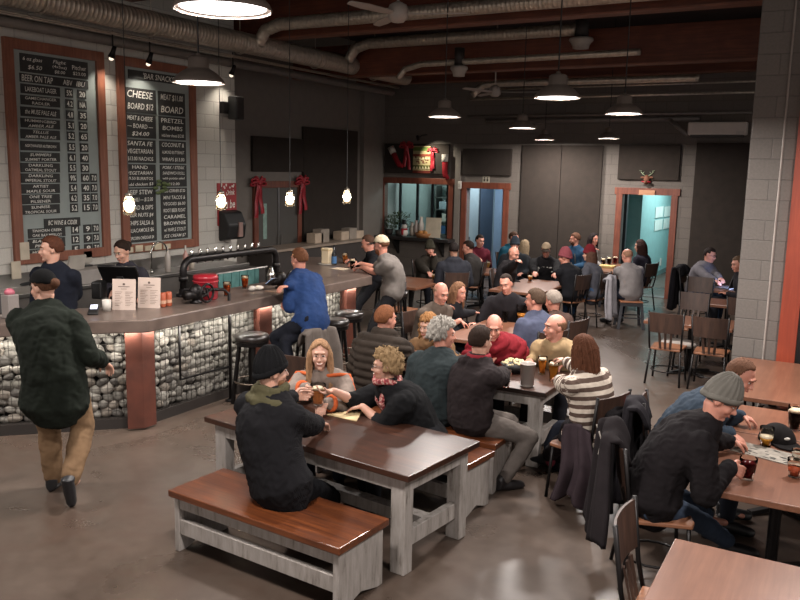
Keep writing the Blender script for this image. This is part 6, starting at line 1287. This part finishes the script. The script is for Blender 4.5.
pint(*on(530, 281, .75), 'half-full beer glass on the table of the lettered hoodie', 'a8642e', .17, .045, .5); pint(*on(434, 280, .75), 'pale glass on the servery table, left one', 'a5743f', .18, .05, .5); pint(*on(440, 281, .75), 'amber glass on the servery table, right one', '9c6230', .18, .05, .6); pint(*on(488, 268, .75), 'small amber glass by the man in maroon', 'c09a5a', .15, .045, .7)
pint(*on(603, 266, .78), 'dark pint on the far table, left one', '241410', .17, .05); pint(*on(609, 265, .78), 'dark pint on the far table, right one', '241410', .17, .05); pint(*on(615, 264, .78), 'reddish pint on the far table before the grey t-shirt', '6a1f22', .17, .05)
m = MB(); m.bx(-.16, .16, -.12, .12, .0, .05); tag(m.build('food_tray', plain('tray_yellow', 'b09860', .7), loc=on(607, 267.5, .78), bevel=.01), 'pale yellow food tray on the far table', 'tray')
# laptop
p = (-1.93, 15.25); t = thing('laptop', 'dark open laptop lit blue in front of the man in the grey hoodie', 'laptop', (p[0], p[1], .76), math.radians(250)); m = MB(); m.bx(-.18, .18, -.13, .13, 0, .018); m.build('keyboard_half', plain('laptop_grey', '4a4a4e', .4), t); m = MB(); m.box((0, .17, .13), (.36, .012, .26), rot=Matrix.Rotation(-.3, 3, 'X')); s = m.build('lid', plain('laptop_grey', '4a4a4e', .4), t)
m = MB(); m.box((0, .163, .13), (.33, .004, .22), rot=Matrix.Rotation(-.3, 3, 'X')); m.build('screen', emis('laptop_screen', '7ea6ff', 3.0), t); l = area('laptop_light', (0, .14, .14), 3.0, .3, (.55, .65, 1)); l.parent = t; l.rotation_euler = (-PI/2-.0, 0, 0)
# right table
pint(*on(765.5, 446, .74), 'golden beer glass standing before the black cap', 'b87f2c', .15, .05, .45); pint(*on(794, 430, .74), 'nearly black stout pint beside the black cap at the photo edge', '1c100c', .2, .058, .75); pint(*on(747, 479, .74), 'dark red beer glass held by the person in the grey knit beanie', '4a0f12', .15, .056, .8, False); pint(*on(794, 477, .74), 'copper beer glass at the right edge of the photo', '94432a', .13, .05, .55, False)
pint(*on(797, 463, .74), 'small clear glass at the right edge behind the copper beer', h=.1, r=.04, fill=0)
t = thing('baseball_cap', 'black baseball cap lying on the right-hand table', 'cap', on(777, 441, .74), .6); m = MB(); v, f = sph(30, 20); q_ = v*np.array([.13, .15, .14]); q_[:, 2] = np.maximum(q_[:, 2], .0); m.add(q_, f); m.build('crown', fabric('cap_black', '191616'), t, True); m = MB(); m.prism([(-.10, -.1), (-.09, -.2), (-.04, -.25), (.04, -.25), (.09, -.2), (.10, -.1), (0, -.13)], .005, .018); m.build('brim', fabric('cap_black', '191616'), t, bevel=.004)
m = MB(); m.ell((0, -.13, .06), (.025, .012, .012), n=10, m=6); m.build('badge', M_WHITE, t, True)
t = thing('newspaper_menu', 'printed black and white paper menu lying on the right-hand table', 'menu', on(771, 455, .74), -.28); m = MB(); m.bx(-.24, .24, -.13, .13, .001, .006); m.build('sheet', plain('newsprint', '7d766c', .7, var=.3, nscale=22), t); m = MB(); rr = random.Random(9)
for k in range(24): x, y = rr.uniform(-.21, .18), rr.uniform(-.11, .10); m.bx(x, x+rr.uniform(.02, .06), y, y+.012, .0062, .0072)
m.build('print', plain('news_ink', '2d2a28', .8), t)
# ------------------------------------------------------------ coats and bags
def cloth_blob(name, label, cat, pts, m_, loc, seed=1, vox=.014, amp=.014, kind=None):
    mb = MB()
    for q_ in pts:
        if q_[0] == 'l': limb(mb, q_[1], q_[2], 12, side=q_[3] if len(q_) > 3 else None, flat=q_[4] if len(q_) > 4 else None)
        else: mb.ell(q_[1], q_[2])
    me = remesh(mb, name, vox, 4); c = getco(me); me.update(); setco(me, c+getno(me)*(amp*(waves(c*np.array([1, 1, .22]), 44, seed)+.4*waves(c, 90, seed+1)))[:, None]); me.materials.append(m_); o = bpy.data.objects.new(name, me); COL.objects.link(o); o.location = loc; return tag(o, label, cat)
def chairframe(P_, yaw): a = math.radians(yaw); f = np.array([math.cos(a), math.sin(a), 0]); r = np.array([math.sin(a), -math.cos(a), 0]); return np.array([P_['pel'][0], P_['pel'][1], 0]), f, r
def drape(name, label, cat, o_, f, r, zt, zb, wt, wb, m_, folds=5, amp=.035, back=.29, peak=.0, shift=0.0, seed=0, th=.035, front=True):
    """cloth hung over a chair back: falls behind it with vertical folds, a short flap in front"""
    nu, nt = 40, 26; rg = np.random.default_rng(seed); ph = rg.uniform(0, 6, 4); P_ = []
    for j in range(nt+1):
        t = j/nt
        for i in range(nu+1):
            s_ = i/nu*2-1; w = wt+(wb-wt)*t**.7
            if t < .22 and front: # over the top and down the front
                q_ = t/.22; dep = -back+.10*(1-q_); z = zt-.16*(1-q_)**2
            else: q_ = (t-.22)/.78; dep = -back-.05-.05*q_; z = zt-(zt-zb)*q_**1.05
            fold = amp*min(1, .25+t)*(math.sin(s_*folds*1.6+ph[0]+t*1.2)+.6*math.sin(s_*folds*3.1+ph[1])); edge = -.03*abs(s_)**3
            z2 = z+peak*math.exp(-(s_*3)**2)*(1-t)+.05*t*math.sin(s_*4+ph[2])-.05*abs(s_)**2*(1-t)
            P_.append(f*(dep+fold+edge*0)+r*(s_*w+shift+.03*math.sin(t*5+ph[3]))+Z3*z2)
    P_ = np.array(P_); n = nu+1; F_ = [(j*n+i, j*n+i+1, (j+1)*n+i+1, (j+1)*n+i) for j in range(nt) for i in range(nu)]
    me = bpy.data.meshes.new(name); me.from_pydata([tuple(x) for x in P_], [], F_); me.polygons.foreach_set('use_smooth', [True]*len(me.polygons)); me.materials.append(m_)
    o = bpy.data.objects.new(name, me); COL.objects.link(o); o.location = o_; sd = o.modifiers.new('s', 'SOLIDIFY'); sd.thickness = th; sd.offset = 0; return tag(o, label, cat)
o_, f, r = chairframe(P40, 22)
drape('coat', 'black coat with white drawstrings hung over the chair of the grey knit beanie', 'coat', o_, f, r, 1.04, .30, .15, .30, fabric('coat_black', '262123'), 4, .03, .29, .10, 0, 3)
for k, sg in enumerate((-.6, .5)):
    m = MB(); m.tube([tuple(-f*.385+r*.13*sg+Z3*1.04), tuple(-f*.365+r*.15*sg+Z3*.98), tuple(-f*.38+r*.13*sg+Z3*.88)], .005, 6); tag(m.build('drawstring', plain('cord_white', 'a39c94', .8), loc=o_), ('white drawstring on the black coat, the one farther from the camera', 'white drawstring on the black coat, the nearer one')[k], 'drawstring', 'coat drawstrings')
o_, f, r = chairframe(P14, 160)
drape('coat', 'black coat bundled over the chair of the woman in stripes', 'coat', o_, f, r, .86, .12, .2, .30, fabric('coat_black2', '1d1a1c'), 4, .045, .29, 0, .05, 5)
drape('coat', 'brownish coat lining hanging beside the striped sweater', 'coat', o_, r, -f, .60, .1, .13, .2, fabric('coat_lining', '40353a'), 4, .03, .22, 0, .1, 8, front=False)
p = at(556, 474, .0); t = thing('backpack', 'dark backpack with pink patches on the floor by the farm table', 'backpack', (p[0], p[1]+.15, 0), .3)
m = MB(); limb(m, [np.array([0, 0, .08]), np.array([0, 0, .25]), np.array([0, .03, .40])], [.17, .17, .11], 14, side=np.array([1, 0, 0]), flat=[.65, .65, .6]); me = remesh(m, 'bag', .014, 3); me.materials.append(fabric('bag_navy', '1c1f29')); bo = bpy.data.objects.new('bag', me); COL.objects.link(bo); bo.parent = t
for x, y, z in ((-.10, -.10, .1), (.03, -.12, .06), (.15, -.04, .2)): m = MB(); m.ell((x, y, z), (.045, .03, .05)); m.build('pink_patch', fabric('bag_pink', 'a04a5a'), t, True)
o_, f, r = chairframe(P4, 172)
drape('coat', 'grey coat draped over the stool of the person in the blue jacket', 'coat', o_, f, r, .88, .12, .2, .34, fabric('coat_grey', '6a615b'), 4, .03, .10, 0, 0, 9)
o_, f, r = chairframe(P26, 172)
drape('coat', 'pale grey coat hanging off the chair of the dark red beanie', 'coat', o_, f, r, .92, .2, .17, .22, fabric('coat_pale', 'a5a1a6'), 4, .035, .29, 0, 0, 12)
o_, f, r = chairframe(P38, 340)
drape('coat', 'black coat on the chair of the man with the laptop', 'coat', o_, f, r, 1.03, .2, .2, .24, fabric('coat_black3', '1d1b1e'), 4, .03, .29, 0, 0, 15)
o_, f, r = chairframe(P41, 10)
cloth_blob('bag', 'red bag hanging on the back of the balding man\'s chair', 'bag', [('l', [-f*.30+r*-.22+Z3*.86, -f*.34-r*.24+Z3*.66, -f*.36-r*.2+Z3*.4], [.07, .12, .13], r, [.5, .6, .6])], fabric('bag_red', 'a8323c'), o_, 17)
drape('coat', 'dark coat on the chair of the balding man in denim', 'coat', o_, f, r, 1.0, .2, .16, .2, fabric('coat_dark4', '2a272b'), 4, .03, .29, 0, .12, 19)
# phone in hand
w = P4['wr']['L']*PS; p = at(271.5, 281.5, 1.40); t = thing('phone', 'lit phone held by the person in the blue jacket', 'phone', tuple(p), math.radians(165)); m = MB(); m.box((0, 0, 0), (.17, .082, .01), rot=Matrix.Rotation(.55, 3, 'Y')); m.build('body', M_BLK, t, bevel=.004); m = MB(); m.box((.003, 0, .0062), (.15, .072, .002), rot=Matrix.Rotation(.55, 3, 'Y')); m.build('screen', emis('phone_screen', '7fb2e8', 1.4), t)
# ------------------------------------------------------------ world and room light
wd = bpy.data.worlds.new('world'); SC.world = wd; wd.use_nodes = True
bg = wd.node_tree.nodes['Background']; bg.inputs[0].default_value = (1, .90, .84, 1); bg.inputs[1].default_value = .44
SC.view_settings.exposure = 0.78
